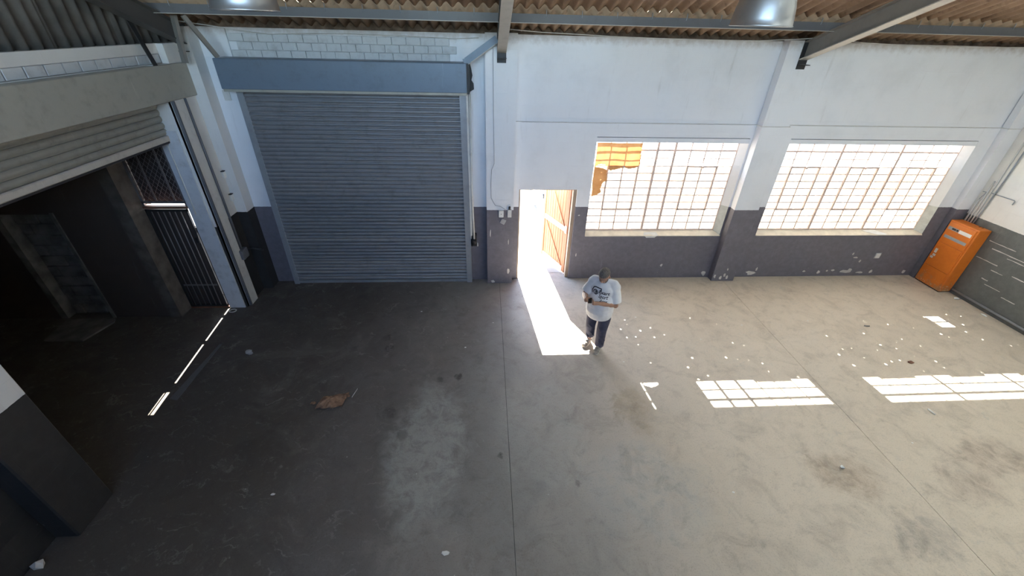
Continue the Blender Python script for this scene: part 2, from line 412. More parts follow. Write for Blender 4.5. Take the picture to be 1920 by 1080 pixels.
# ================================================================== SETTING
def build_floor():
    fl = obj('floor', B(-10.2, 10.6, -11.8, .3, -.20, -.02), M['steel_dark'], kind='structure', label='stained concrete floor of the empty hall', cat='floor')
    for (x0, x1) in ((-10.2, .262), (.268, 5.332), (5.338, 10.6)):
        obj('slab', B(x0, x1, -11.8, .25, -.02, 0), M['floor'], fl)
    # raised cement patch in front of the bricked-up doorway
    obj('cement_patch', MB().prism([(-7.74, -1.33), (-7.64, -1.93), (-7.0, -1.95), (-6.86, -1.42), (-6.93, -1.30)], 'z', -.01, .03), M['side_block'], fl)
    # worn sunken ridge beside the left opening
    return fl
FLOOR = build_floor()

def wall_piece(mb, x0, x1, z0, z1, y0=0.0, y1=.25): mb.box(x0, x1, y0, y1, z0, z1)

def build_back_wall():
    m = MB()
    T = 4.66
    wall_piece(m, -4.95, -4.07, 0, T); wall_piece(m, -.41, .645, 0, T); wall_piece(m, -4.07, -.41, 3.78, 4.24)
    m.box(-4.07, -.41, .03, .25, 4.24, T)
    wall_piece(m, .645, 1.81, 2.06, 3.31); wall_piece(m, 1.81, 2.07, 0, 3.31)
    wall_piece(m, 2.07, 5.02, 0, 1.045); wall_piece(m, 2.07, 5.02, 3.076, 3.31); m.box(2.07, 5.02, .004, .25, 2.98, 3.062)
    wall_piece(m, 5.02, 5.83, 0, 3.31)
    wall_piece(m, 5.83, 9.68, 0, 1.045); wall_piece(m, 5.83, 9.68, 3.076, 3.31); m.box(5.83, 9.68, .004, .25, 2.98, 3.062)
    wall_piece(m, 9.68, 10.5, 0, 3.31)
    m.box(.645, 10.5, .018, .25, 3.31, T)
    m.box(2.07, 5.02, .15, .25, 3.05, 3.08); m.box(5.83, 9.68, .15, .25, 3.05, 3.08)
    w = obj('wall_back', m, M['wall'], kind='structure', label='white painted back wall with a charcoal lower band', cat='wall')
    for x in (5.02, 9.68):                                     # splayed right reveals of the windows
        rv = MB().add([(x, .001, 1.047), (x, .15, 1.047), (x - .12, .15, 1.047), (x, .001, 2.98), (x, .15, 2.98), (x - .12, .15, 2.98)], [(0, 1, 2), (3, 5, 4), (0, 3, 4, 1), (1, 4, 5, 2), (2, 5, 3, 0)])
        obj('reveal', rv, M['reveal'], w)
    obj('pilaster', B(.0, .53, -.172, .0, 0, T + .02), M['wall'], w)
    obj('pilaster', B(5.06, 5.572, -.172, .0, 0, T + .02), M['wall'], w)
    obj('pilaster', B(-4.71, -4.51, -.267, .0, 0, T), M['wall_left'], w)
    obj('pilaster', B(9.985, 10.27, -.125, .0, 0, T), M['wall'], w)
    # dusty wall plate closing the gap under the corrugated sheets
    obj('eave_filler', B(-4.95, 10.5, .10, .24, T - .005, 4.79), M['eave'], w)
    # painted bricks of the lintel courses above the closed shutter
    bw, bh, gap = .226, .108, .006
    me, _ = MB().bbox(-bw / 2, bw / 2, -.055, .055, -bh / 2, bh / 2, .004).mesh('brick'); me.materials.append(M['brick'])
    z = 4.245 + bh / 2; row = 0
    while z + bh / 2 < T + .01:
        x = -4.06 + (bw / 2 if row % 2 else 0) + .005; 
        while x + bw < -.40:
            inst('brick', me, (x + bw / 2, .052 + random.uniform(-.004, .003), z), w, (random.uniform(-.01, .01), 0, random.uniform(-.008, .008)))
            x += bw + gap
        z += bh + gap; row += 1
    # raw plaster showing where paint has come away at the foot of the wall
    rnd = random.Random(3)
    def patch(x, z, wd, h, y=0.0):
        n = 9; p = []
        for i in range(n):
            a = 2 * PI * i / n; r = rnd.uniform(.6, 1.15)
            p.append((x + math.cos(a) * wd / 2 * r, z + math.sin(a) * h / 2 * r))
        obj('bare_plaster_patch', MB().prism(p, 'y', y - .004, y + .004), M['plaster'], w)
    for x, z, wd, h, y in ((4.93, .10, .13, .14, 0), (5.11, .12, .05, .10, -.172), (5.25, .08, .06, .12, -.172), (5.33, .15, .05, .09, -.172), (5.36, .30, .03, .08, -.172), (5.40, .10, .05, .10, -.172),
                           (5.65, .11, .10, .09, 0), (6.06, .10, .25, .12, 0), (6.16, .20, .05, .10, 0), (7.32, .13, .08, .05, 0), (7.69, .11, .08, .10, 0), (7.88, .14, .05, .05, 0), (8.02, .15, .12, .05, 0),
                           (8.34, .12, .30, .09, 0), (8.44, .16, .14, .07, 0), (8.70, .09, .20, .06, 0), (8.97, .11, .10, .10, 0), (9.79, .10, .10, .09, 0), (8.42, .485, .12, .045, 0), (8.56, .39, .05, .09, 0),
                           (8.31, .585, .04, .06, 0), (.45, .30, .05, .16, -.172), (.12, .05, .10, .07, -.172), (.44, 1.0, .02, .14, -.172), (.07, 1.2, .025, .18, -.172), (3.90, .325, .06, .07, 0), (1.93, .60, .02, .10, 0), (1.90, 1.52, .05, .03, 0)):
        patch(x, z, wd, h, y)
    return w
WALL_BACK = build_back_wall()

def build_left_wall():
    m = MB()
    m.box(-4.95, -4.70, -.955, -.0, 0, 3.72)
    m.box(-4.95, -4.70, -.955, -.0, 3.72, 4.19)
    m.box(-4.95, -4.70, -11.8, -4.80, 0, 4.19)
    m.box(-4.95, -4.80, -4.80, -.955, 3.72, 4.195)
    m.box(-4.95, -4.80, -11.8, -.0, 4.315, 4.445)
    m.box(-4.95, -4.835, -11.8, -.0, 4.195, 4.315)
    m.box(-4.80, -4.70, -.60, -.0, 4.19, 4.445)
    w = obj('wall_left', m, M['wall_left'], kind='structure', label='left wall with the wide opening, white over a lower band darkened as shade', cat='wall')
    obj('pilaster', MB().bbox(-4.71, -4.45, -5.29, -4.80, 0, 4.19, .015), M['wall_left'], w)
    # painted brick course over the opening
    bw, bh = .225, .112
    me, _ = MB().bbox(-.05, .05, -bw / 2, bw / 2, -bh / 2, bh / 2, .006).mesh('brick'); me.materials.append(M['brick'])
    y = -.62
    while y - bw > -6.0:
        inst('brick', me, (-4.85 + random.uniform(-.003, .004), y - bw / 2, 4.255), w); y -= bw + .011
    # corrugated gable sheets standing on the beam
    p = .177; A = .027; sh = 6 * p
    y1 = -.02; k = 0
    while y1 > -11:
        y0 = y1 - sh - .03; mb = MB(); n = 72
        front, back = [], []
        for i in range(n + 1):
            y = y1 + (y0 - y1) * i / n; dx = A * math.cos(2 * PI * y / p); zt = roof_z(y) - .02
            front.append((y, dx, zt)); back.append((y, dx - .008, zt))
        vs = []; X = -4.905 - (.004 if k % 2 else 0)
        for y, dx, zt in front: vs += [(X + dx, y, 4.44), (X + dx, y, zt)]
        for y, dx, zt in back: vs += [(X + dx, y, 4.44), (X + dx, y, zt)]
        fs = []; o = 2 * (n + 1)
        for i in range(n):
            a = 2 * i; fs += [(a, a + 2, a + 3, a + 1), (o + a, o + a + 1, o + a + 3, o + a + 2), (a, o + a, o + a + 2, a + 2), (a + 1, a + 3, o + a + 3, o + a + 1)]
        fs += [(0, 1, o + 1, o), (2 * n, o + 2 * n, o + 2 * n + 1, 2 * n + 1)]
        mb.add(vs, fs, True); obj('cladding_sheet', mb, M['clad'], w)
        y1 -= sh; k += 1
    return w
WALL_LEFT = build_left_wall()

def build_other_walls():
    w = obj('wall_right', B(10.26, 10.5, -11.8, 0, 0, 8.9), M['wall_right'], kind='structure', label='right wall, cream above a grey-green lower band', cat='wall')
    rnd = random.Random(8)
    for y, z, L, h in ((-1.05, 1.30, .5, .012), (-1.30, 1.18, .75, .014), (-1.5, 1.12, .5, .01), (-.98, .92, .42, .014), (-1.25, .80, .22, .01), (-1.75, .86, .5, .012), (-1.35, .50, .3, .01), (-1.15, .58, .12, .016), (-1.7, .42, .25, .01), (-2.1, 1.0, .4, .012)):
        pts = [(y + L * (k / 6 - .5), z + rnd.uniform(-.004, .004) + h / 2) for k in range(7)] + [(y + L * (.5 - k / 6), z + rnd.uniform(-.004, .004) - h / 2) for k in range(7)]
        obj('bare_joint', MB().prism(pts, 'x', 10.256, 10.262), M['plaster'], w)
    # front wall behind the viewpoint; unseen clerestory strip added to let sky light in
    m = MB(); y0, y1 = -11.8, -11.6
    m.box(-4.95, 10.5, y0, y1, 0, 5.0); m.box(-4.95, 10.5, y0, y1, 7.6, 8.9)
    for x in (-4.95, 3.2): m.box(x, x + (.45 if x < 0 else 7.3), y0, y1, 5.0, 7.6)
    obj('wall_front', m, M['wall'], kind='structure', label='front wall with an added high opening for sky light', cat='wall')
    # side room seen through the left opening
    m = MB()
    m.box(-10.2, -7.86, -1.24, -.76, 0, 3.45); m.box(-6.95, -5.95, -1.24, -.76, 0, 3.45); m.box(-7.86, -6.95, -1.24, -.76, 2.05, 3.45)
    m.box(-7.86, -6.95, -1.00, -.76, 0, 2.05)
    m.box(-5.80, -4.95, -.98, -.76, 3.28, 3.45)
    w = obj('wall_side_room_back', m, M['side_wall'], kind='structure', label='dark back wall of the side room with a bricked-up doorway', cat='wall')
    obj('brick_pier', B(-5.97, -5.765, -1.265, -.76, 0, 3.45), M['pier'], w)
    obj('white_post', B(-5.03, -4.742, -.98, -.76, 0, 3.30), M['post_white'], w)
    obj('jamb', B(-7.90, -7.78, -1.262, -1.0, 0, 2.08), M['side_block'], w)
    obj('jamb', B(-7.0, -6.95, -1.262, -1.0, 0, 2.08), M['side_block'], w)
    bw, bh = .38, .19; row = 0; z = 0.0
    me1, _ = MB().bbox(-bw / 2, bw / 2, -.07, .07, -bh / 2, bh / 2, .012).mesh('block'); me1.materials.append(M['side_block'])
    me2, _ = MB().bbox(-bw / 4 + .005, bw / 4 - .005, -.07, .07, -bh / 2, bh / 2, .012).mesh('block'); me2.materials.append(M['side_block'])
    while z + bh < 2.06:
        x = -7.775
        seq = (me1, me1) if row % 2 else (me2, me1, me2)
        for q in seq:
            wd = bw if q is me1 else bw / 2 - .01
            inst('block', q, (x + wd / 2, -1.02 + random.uniform(-.02, .012), z + bh / 2), w); x += wd + .012
        z += bh + .014; row += 1
    m = MB(); m.box(-10.2, -10.0, -6.3, -.76, 0, 3.6)
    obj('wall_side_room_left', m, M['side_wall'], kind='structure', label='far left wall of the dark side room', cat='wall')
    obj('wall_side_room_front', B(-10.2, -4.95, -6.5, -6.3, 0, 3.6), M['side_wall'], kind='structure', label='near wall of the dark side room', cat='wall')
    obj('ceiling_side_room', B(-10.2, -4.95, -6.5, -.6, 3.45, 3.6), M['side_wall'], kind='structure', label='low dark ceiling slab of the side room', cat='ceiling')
build_other_walls()

def build_roof():
    c = empty('ceiling', (2.5, -5.5, 6.7), kind='structure', label='corrugated asbestos roof sloping up towards the viewer', cat='ceiling')
    p, A, N = .177, .033, 6
    L = 2.35; cosr = math.cos(math.atan(RS)); W = N * p
    # one sheet along its own x (width) and y (length), sheared onto the slope
    def sheet_mesh(L):
        mb = MB(); n = 72; vs = []; fs = []
        for s_ in (0, -.009):
            for yy in (0, -L):
                for i in range(n + 1):
                    x = (W + .035) * i / n; vs.append((x, yy, A * math.cos(2 * PI * x / p) - RS * yy - s_))
        r = n + 1
        for i in range(n):
            fs += [(i, i + 1, r + i + 1, r + i), (2 * r + i, 3 * r + i, 3 * r + i + 1, 2 * r + i + 1), (i, 2 * r + i, 2 * r + i + 1, i + 1), (r + i, r + i + 1, 3 * r + i + 1, 3 * r + i)]
        fs += [(0, r, 3 * r, 2 * r), (n, 2 * r + n, 3 * r + n, r + n)]
        mb.add(vs, fs, True)
        me, _ = mb.mesh('roof_sheet', center=False); me.materials.append(M['roof']); return me
    me = sheet_mesh(L); me0 = sheet_mesh(1.09)
    lme = me.copy(); lme.materials.clear(); lme.materials.append(M['fill_rooflight'])
    rows = ((.40, 0), (-.58, 1), (-2.75, 2), (-4.9, 3), (-7.05, 4), (-9.2, 5), (-9.6, 6))
    for y0, k in rows:
        x = -5.15; i = 0
        while x < 10.5:
            light = (i, k) in ADDED_ROOFLIGHTS
            inst('added_rooflight_sheet' if light else 'roof_sheet', lme if light else (me0 if k == 0 else me), (x, y0, roof_z(y0) + .014 * (k % 2) + .004 * (i % 2)), c); x += W; i += 1
    return c
CEIL = build_roof()

# ------------------------------------------------------------------ windows
def build_window(name, x0, x1, bays, label, clear=(), skip=()):
    """bays: list of pane counts per bay; casement on panes 2-3 of each four-pane bay"""
    y = .15; z0, z1 = 1.15, 2.955; rows = 12; rh = (z1 - z0) / rows
    w = empty(name, ((x0 + x1) / 2, y, 1.05), kind='structure', label=label, cat='window')
    xl, xr = x0 + .02, x1 - .12
    total = sum(bays); mw = .045; pw = (xr - xl - mw * (len(bays) - 1)) / total
    f = MB(); t = .022
    f.box(x0 - .0, xl, y - .02, y + .02, z0 - .03, z1 + .03); f.box(xr - .0, xr + .02, y - .02, y + .02, z0 - .03, z1 + .03)
    f.box(xl, xr, y - .02, y + .02, z1, z1 + .03); f.box(xl, xr, y - .02, y + .02, z0 - .03, z0)
    obj('frame', f, M['frame_paled'], w)
    pane, _ = MB().box(-pw / 2, pw / 2, -.003, .003, -rh / 2, rh / 2).mesh('pane'); pane.materials.append(M['glass'])
    pclear, _ = MB().box(-pw / 2, pw / 2, -.003, .003, -rh / 2, rh / 2).mesh('clear_pane'); pclear.materials.append(M['glass_clear'])
    vbar, _ = MB().box(-.0105, .0105, -.014, .014, -(z1 - z0) / 2, (z1 - z0) / 2).mesh('glazing_bar'); vbar.materials.append(M['frame_paled'])
    x = xl; col = 0
    for bi, nb in enumerate(bays):
        bx0 = x
        for j in range(nb):
            for r in range(rows):
                cz = z0 + (r + .5) * rh
                isclear = r >= rows - 3 or (col, r) in clear
                inst('pane', pclear if isclear else pane, (x + pw / 2, y, cz), w)
            if j: inst('glazing_bar', vbar, (x, y, (z0 + z1) / 2), w)
            x += pw; col += 1
        for r in range(1, rows):
            obj('glazing_bar', B(bx0, x, y - .010, y + .010, z0 + r * rh - (.017 if r == rows - 1 else .008), z0 + r * rh + (.017 if r == rows - 1 else .008)), M['frame_paled'], w)
        if nb == 4:
            a, b = bx0 + pw, bx0 + 3 * pw; c0, c1 = z0 + 3 * rh, z0 + 9 * rh; q = .016
            cm = MB(); cm.box(a - q, a + q, y - .035, y + .02, c0 - q, c1 + q); cm.box(b - q, b + q, y - .035, y + .02, c0 - q, c1 + q)
            cm.box(a, b, y - .035, y + .02, c0 - q, c0 + q); cm.box(a, b, y - .045, y + .02, c1 - q, c1 + q)
            cs = obj('casement', cm, M['frame_paled'], w)
            obj('stay', MB().box((a + b) / 2 - .02, (a + b) / 2 + .02, y - .065, y - .035, c1 - .03, c1 + .01), M['frame_paled'], cs)
        if bi < len(bays) - 1:
            obj('mullion', B(x, x + mw, y - .03, y + .03, z0, z1), M['frame_paled'], w); x += mw
    # sloping whitewashed sill
    sm = MB().prism([(-.02, 1.045), (-.02, 1.06), (y - .02, z0 - .03), (y - .02, 1.045)], 'x', x0 + .002, x1 - .002)
    obj('sill', sm, M['sill'], w)
    sm = MB().prism([(y + .02, 1.045), (y + .02, z0 - .03), (.29, 1.07), (.29, 1.045)], 'x', x0 + .002, x1 - .002)
    obj('outer_sill', sm, M['sill'], w)
    return w
build_window('window_1', 2.07, 5.02, [4, 1, 4], 'whitewashed steel window beside the door, torn brown paper in its corner')
build_window('window_2', 5.83, 9.68, [4, 4, 4], 'longer whitewashed steel window beside the orange cabinet', clear={(9, 1), (9, 2)})

# ------------------------------------------------------------------ steelwork
def build_steel():
    def rafter(xc, label, fm='flange', wm='rafter'):
        w, h, t = .15, .27, .014
        y0, y1 = -.175, -11.5
        def zb(y): return 4.335 - RS * y
        r = empty('roof_beam', (xc, -.2, 4.33), kind='structure', label=label, cat='beam')
        def sloped(x0, x1, b0, b1):
            return MB().hexa([(x0, y0, zb(y0) + b0), (x1, y0, zb(y0) + b0), (x1, y1, zb(y1) + b0), (x0, y1, zb(y1) + b0),
                              (x0, y0, zb(y0) + b1), (x1, y0, zb(y0) + b1), (x1, y1, zb(y1) + b1), (x0, y1, zb(y1) + b1)])
        obj('bottom_flange', sloped(xc - w / 2, xc + w / 2, 0, t), M[fm], r)
        obj('top_flange', sloped(xc - w / 2, xc + w / 2, h - t, h), M[wm], r)
        obj('web', sloped(xc - .005, xc + .005, t, h - t), M[wm], r)
        obj('seat_plate', MB().box(xc - w / 2, xc + w / 2, -.30, -.173, 4.325, 4.337).box(xc - w / 2, xc + w / 2, -.185, -.173, 4.26, 4.70), M['steel_dark'], r)
        for z in (4.45, 4.58):
            obj('bolt', MB().tube([(xc + .05, -.187, z), (xc + .05, -.215, z)], .014, 6), M['steel_dark'], r)
    rafter(.27, 'middle grey steel rafter bearing on the pilaster beside the plank door', 'rafter_mid')
    rafter(5.38, 'grey steel rafter with a pale underside, bearing between the two windows')
    rafter(-4.62, 'dark steel rafter along the left gable sheets', 'rafter_dark', 'rafter_dark')
    # purlin behind the rafters
    p = empty('purlin', (2.5, -.6, 4.88), kind='structure', label='grey channel purlin running under the roof sheets above the back wall', cat='beam')
    obj('web', B(-4.9, 10.26, -.612, -.604, 4.815, 4.935), M['steel_grey'], p)
    obj('bottom_flange', B(-4.9, 10.26, -.668, -.612, 4.815, 4.823), M['flange'], p)
    obj('top_flange', B(-4.9, 10.26, -.604, -.54, 4.927, 4.935), M['steel_grey'], p)
    hook, _ = MB().tube([(0, .0, -.055), (0, -.012, -.03), (0, -.012, .03), (0, 0, .055)], .005, 6).mesh('hook_bolt'); hook.materials.append(M['galv'])
    x = -4.4
    while x < 10.2:
        inst('hook_bolt', hook, (x, -.612, 4.95), p); x += .531
build_steel()

# ------------------------------------------------------------------ roller shutters
def slat_mesh(name, length, pitch, along, mat):
    """curved interlocking slat; profile in (depth, z), bulging towards the room"""
    n = 8; prof = []; g = .16                                  # g: share of the pitch taken by the recessed joint
    for i in range(n + 1):
        t = i / n; prof.append(((.006 if along == 'x' else .0) - (.026 if along == 'x' else .020) * math.sin(PI * (.08 + .84 * t)), pitch * (-.5 + g + (1 - g) * t)))
    prof = [(.012, -pitch / 2), (.012, pitch * (-.5 + g * .9))] + prof + [(.010, pitch * .5)]
    back = [(d + .004, z) for d, z in reversed(prof)]
    poly = prof + back
    mb = MB(); 
    if along == 'x': vs = [(sx * length / 2, d, z) for sx in (-1, 1) for d, z in poly]
    else: vs = [(-d, sx * length / 2, z) for sx in (-1, 1) for d, z in poly]
    q = len(poly)
    mb.add(vs, [(i, (i + 1) % q, q + (i + 1) % q, q + i) for i in range(q)], False)
    mb.sm = [False] * len(mb.f)
    me, _ = mb.mesh(name, center=False); me.materials.append(mat); return me

def build_back_shutter():
    t = empty('roller_shutter', (-2.24, -.08, 0), label='tall closed blue-grey steel roller shutter in the back wall', cat='roller shutter', group='steel roller shutters')
    xl, xr = -4.03, -.435; pitch = .075
    me = slat_mesh('slat', xr - xl, pitch, 'x', M['slat'])
    z = .055
    while z < 3.86:
        inst('slat', me, ((xl + xr) / 2, -.075, z + pitch / 2), t); z += pitch
    obj('bottom_rail', MB().bbox(xl, xr, -.098, -.055, .003, .062, .006), M['galv'], t)
    for a, b in ((-4.12, -4.015), (-.445, -.335)):
        g = MB(); g.box(a, b, -.125, -.117, 0, 3.78); g.box(a, b, -.035, -.0, 0, 3.78)
        g.box(*((a, a + .05) if a < -1 else (b - .05, b)), -.1245, -.0005, .001, 3.779)
        obj('guide_rail', g, M['galv'], t)
    obj('hood', MB().bbox(-4.20, -.30, -.36, -.003, 3.82, 4.255, .008), M['hood_blue'], t)
    obj('hood_lip', B(-4.19, -.31, -.335, -.05, 3.78, 3.82), M['hood_khaki'], t)
    obj('end_plate', B(-.297, -.265, -.33, -.003, 3.80, 4.24), M['steel_dark'], t)
    k = MB().prism([(-.262, 4.25), (-.235, 4.16), (-.215, 4.05), (-.235, 3.98), (-.20, 3.93), (-.195, 3.84), (-.262, 3.80)], 'y', -.012, -.002)  # jagged dark sheet painted in for the black void past the hood
    obj('dark_hole_patch', k, M['steel_dark'], t)
    # chain tube and greasy gear at its foot
    h = empty('chain_tube', (-.275, -.12, .9), label='white vertical chain tube right of the closed shutter, greasy bracket at its foot', cat='pipe')
    obj('back_strip', B(-.333, -.300, -.13, -.002, 1.05, 3.78), M['white_steel'], h)
    obj('tube', MB().tube([(-.272, -.12, 3.78), (-.285, -.12, 2.0), (-.262, -.12, 1.05)], .022, 10), M['white_steel'], h)
    g = MB().bbox(-.33, -.215, -.13, -.003, .88, 1.14, .012); g.tube([(-.27, -.13, 1.0), (-.27, -.19, 1.0)], .05, 12); g.tube([(-.30, -.13, .92), (-.30, -.17, .92)], .02, 8)
    obj('gear_bracket', g, M['steel_dark'], h)
    obj('handle_stub', MB().tube([(-.215, -.10, .95), (-.195, -.12, .95), (-.195, -.12, .88)], .012, 8), M['white_steel'], h)
    # diagonal struts of the hood
    s = empty('hood_strut', (-.1, -.25, 4.35), label='blue-grey channel strut from the shutter hood up to the middle rafter', cat='strut')
    a, b = Vector((-.30, -.31, 4.28)), Vector((.19, -.28, 4.60))
    m = MB().beam(a, b, .012, .11, (0, 0, 1)); obj('web', m, M['hood_blue'], s)
    m = MB().beam(a + Vector((0, .03, -.06)), b + Vector((0, .03, -.06)), .075, .010); obj('flange', m, M['flange'], s)
    m = MB().prism([(-.34, 4.255), (-.24, 4.255), (-.16, 4.36), (-.36, 4.31)], 'y', -.33, -.318); obj('gusset', m, M['hood_blue'], s)
build_back_shutter()

def build_left_shutter():
    t = empty('roller_shutter', (-4.85, -2.9, 3.1), label='half-raised khaki roller shutter over the dark side-room opening', cat='roller shutter', group='steel roller shutters')
    y0, y1 = -4.82, -.93; pitch = .092
    me = slat_mesh('slat', y1 - y0, pitch, 'y', M['slat_khaki'])
    z = 3.235
    while z < 3.80:
        inst('slat', me, (-4.90, (y0 + y1) / 2, z + pitch / 2), t); z += pitch
    obj('bottom_rail', MB().bbox(-4.93, -4.87, y0, y1, 3.155, 3.24, .012), M['flange'], t)
    obj('rubber_seal', MB().bbox(-4.915, -4.885, y0, y1, 3.125, 3.157, .005), M['steel_dark'], t)
    obj('hood', MB().bbox(-4.99, -4.66, -5.0, -.245, 3.715, 4.185, .008), M['hood_khaki'], t)
    obj('guide_rail', MB().box(-4.74, -4.70, -.952, -.905, 0, 3.72).box(-4.99, -4.96, -.985, -.9, 3.3, 3.72), M['steel_dark'], t)  # dark strip put in for the shadowed slot beside the guide
    g = MB().box(-4.70, -4.655, -.875, -.65, .0, 3.715).box(-4.70, -4.69, -.905, -.64, 0, 3.715)
    obj('guide_cover', g, M['white_steel'], t, label='white painted guide cover')
    obj('guide_edge', B(-4.70, -4.65, -.905, -.877, 0, 3.715), M['steel_grey'], t)
    h = empty('chain_tube', (-4.64, -.58, .95), label='grey vertical chain tube on the left wall, gear box at its foot', cat='pipe')
    obj('tube', MB().tube([(-4.655, -.62, 3.715), (-4.655, -.60, 2.3), (-4.655, -.60, 1.08)], .020, 10), M['steel_grey'], h)
    obj('gear_box', MB().bbox(-4.70, -4.60, -.70, -.50, .90, 1.09, .012), M['steel_grey'], h)
    obj('crank', MB().tube([(-4.62, -.50, 1.02), (-4.60, -.42, 1.0), (-4.58, -.38, 1.0), (-4.50, -.34, .95), (-4.42, -.33, .93)], .018, 8), M['steel_dark'], h)
    # struts between hoods and purlin
    s = tag(obj('post_strut', MB().beam((-4.50, -.44, 4.80), (-4.53, -.50, 4.19), .085, .05), M['rafter']), 'weathered upright strut standing on the left shutter hood', 'strut')
    s = tag(obj('brace_strut', MB().beam((-4.32, -.52, 4.80), (-4.14, -.30, 4.262), .05, .06), M['rafter']), 'slim diagonal brace from the purlin down to the blue hood corner', 'strut')
    s = tag(obj('flat_strut', MB().beam((-4.78, -.97, 4.73), (-4.66, -.97, 4.187), .012, .08, (0, 1, 0)), M['steel_dark']), 'dark flat steel strap crossing the white beam above the left shutter', 'strut')
build_left_shutter()

# ------------------------------------------------------------------ side room gate
def build_gate():
    x0, x1 = -5.755, -5.035; y = -.955
    g = empty('security_gate', (-5.4, y, 0), label='dark barred steel gate over a boarded door, daylight at its edge', cat='gate')
    f = MB(); f.box(x0, x0 + .04, y - .015, y + .015, .03, 2.03); f.box(x1 - .06, x1 - .04, y - .015, y + .015, .03, 2.03); f.box(x0, x1 - .04, y - .015, y + .015, 1.99, 2.03); f.box(x0, x1 - .04, y - .015, y + .015, .03, .07)
    obj('frame', f, M['steel_dark'], g)
    obj('mid_rail', B(x0 + .04, x1 - .06, y - .006, y + .006, .50, .53), M['bar'], g)
    me, _ = MB().tube([(0, 0, -.96), (0, 0, .96)], .008, 8).mesh('bar'); me.materials.append(M['bar'])
    for i in range(6): inst('bar', me, (x0 + .10 + i * .094, y - .012, 1.03), g)
    for i in range(6):
        w = (x1 - .028 - x0) / 6
        bx = x0 + (i + 1) * w - .002
        bm_ = B(x0 + i * w, bx, -.905, -.875, .02, 2.02) if i < 5 else MB().prism([(x0 + i * w, .02), (bx, .02), (bx, 1.66), (bx - .05, 1.72), (bx - .05, 2.02), (x0 + i * w, 2.02)], 'y', -.905, -.875)
        obj('board', bm_, M['door_dark'], g)
    for z, d in ((.27, .03), (.84, .035), (1.63, .10)): obj('hinge', B(x1 - .07, x1, -.93, -.87, z - d / 2, z + d / 2), M['steel_dark'], g)
    obj('lock', MB().bbox(x1 - .11, x1 - .045, -.985, -.95, 1.40, 1.50, .006), M['steel_dark'], g)
    obj('sill_rail', MB().box(x0, x1, y - .02, -.80, 0, .03), M['rust'], g)
    # transom above the gate
    t = empty('mesh_transom', (-5.4, -.95, 2.1), label='wire mesh transom panel above the barred gate', cat='mesh panel')
    f = MB(); f.box(x0, x1, -.985, -.855, 2.05, 2.085)
    obj('head_bar', f, M['rust'], t)
    f = MB(); f.box(x0, x0 + .035, -.965, -.93, 2.085, 3.27); f.box(x1 - .035, x1, -.965, -.93, 2.085, 3.27); f.box(x0, x1, -.965, -.93, 3.24, 3.28); f.box(x0, x1, -.965, -.93, 2.135, 2.17)
    obj('frame', f, M['bar'], t)
    obj('batten', MB().box(-5.54, -5.515, -.935, -.92, 2.17, 3.24), M['bar'], t); obj('batten', MB().box(-5.24, -5.215, -.935, -.92, 2.17, 3.24), M['bar'], t)
    wm = MB(); s = .075; X0, X1, Z0, Z1 = x0 + .03, x1 - .03, 2.16, 3.25
    for sg in (1, -1):
        c = -3
        while c < 3:
            pts = []
            for x in (X0, X1):
                z = 2.7 + c + sg * (x + 5.4) * 1.4; pts.append((x, z))
            (xa, za), (xb, zb) = pts
            def clip(t0, t1, p, q): return t0, t1
            ta, tb = 0, 1
            dz = zb - za
            lo, hi = sorted(((Z0 - za) / dz, (Z1 - za) / dz)); ta, tb = max(0, lo), min(1, hi)
            if tb > ta:
                wm.tube([(xa + (xb - xa) * ta, -.968, za + dz * ta), (xa + (xb - xa) * tb, -.968, za + dz * tb)], .0028, 4)
            c += s * 1.5
    obj('wire_mesh', wm, M['bar'], t, kind='stuff')
    obj('backing_board', B(x0, x1, -.87, -.845, 2.135, 3.28), M['door_dark'], t)
    p = tag(obj('conduit', MB().tube([(-4.93, -.995, 3.16), (-4.93, -.995, 2.1), (-4.94, -.995, 1.95)], .010, 8), M['white_steel']), 'thin white conduit running down the whitewashed post by the gate', 'conduit')
build_gate()

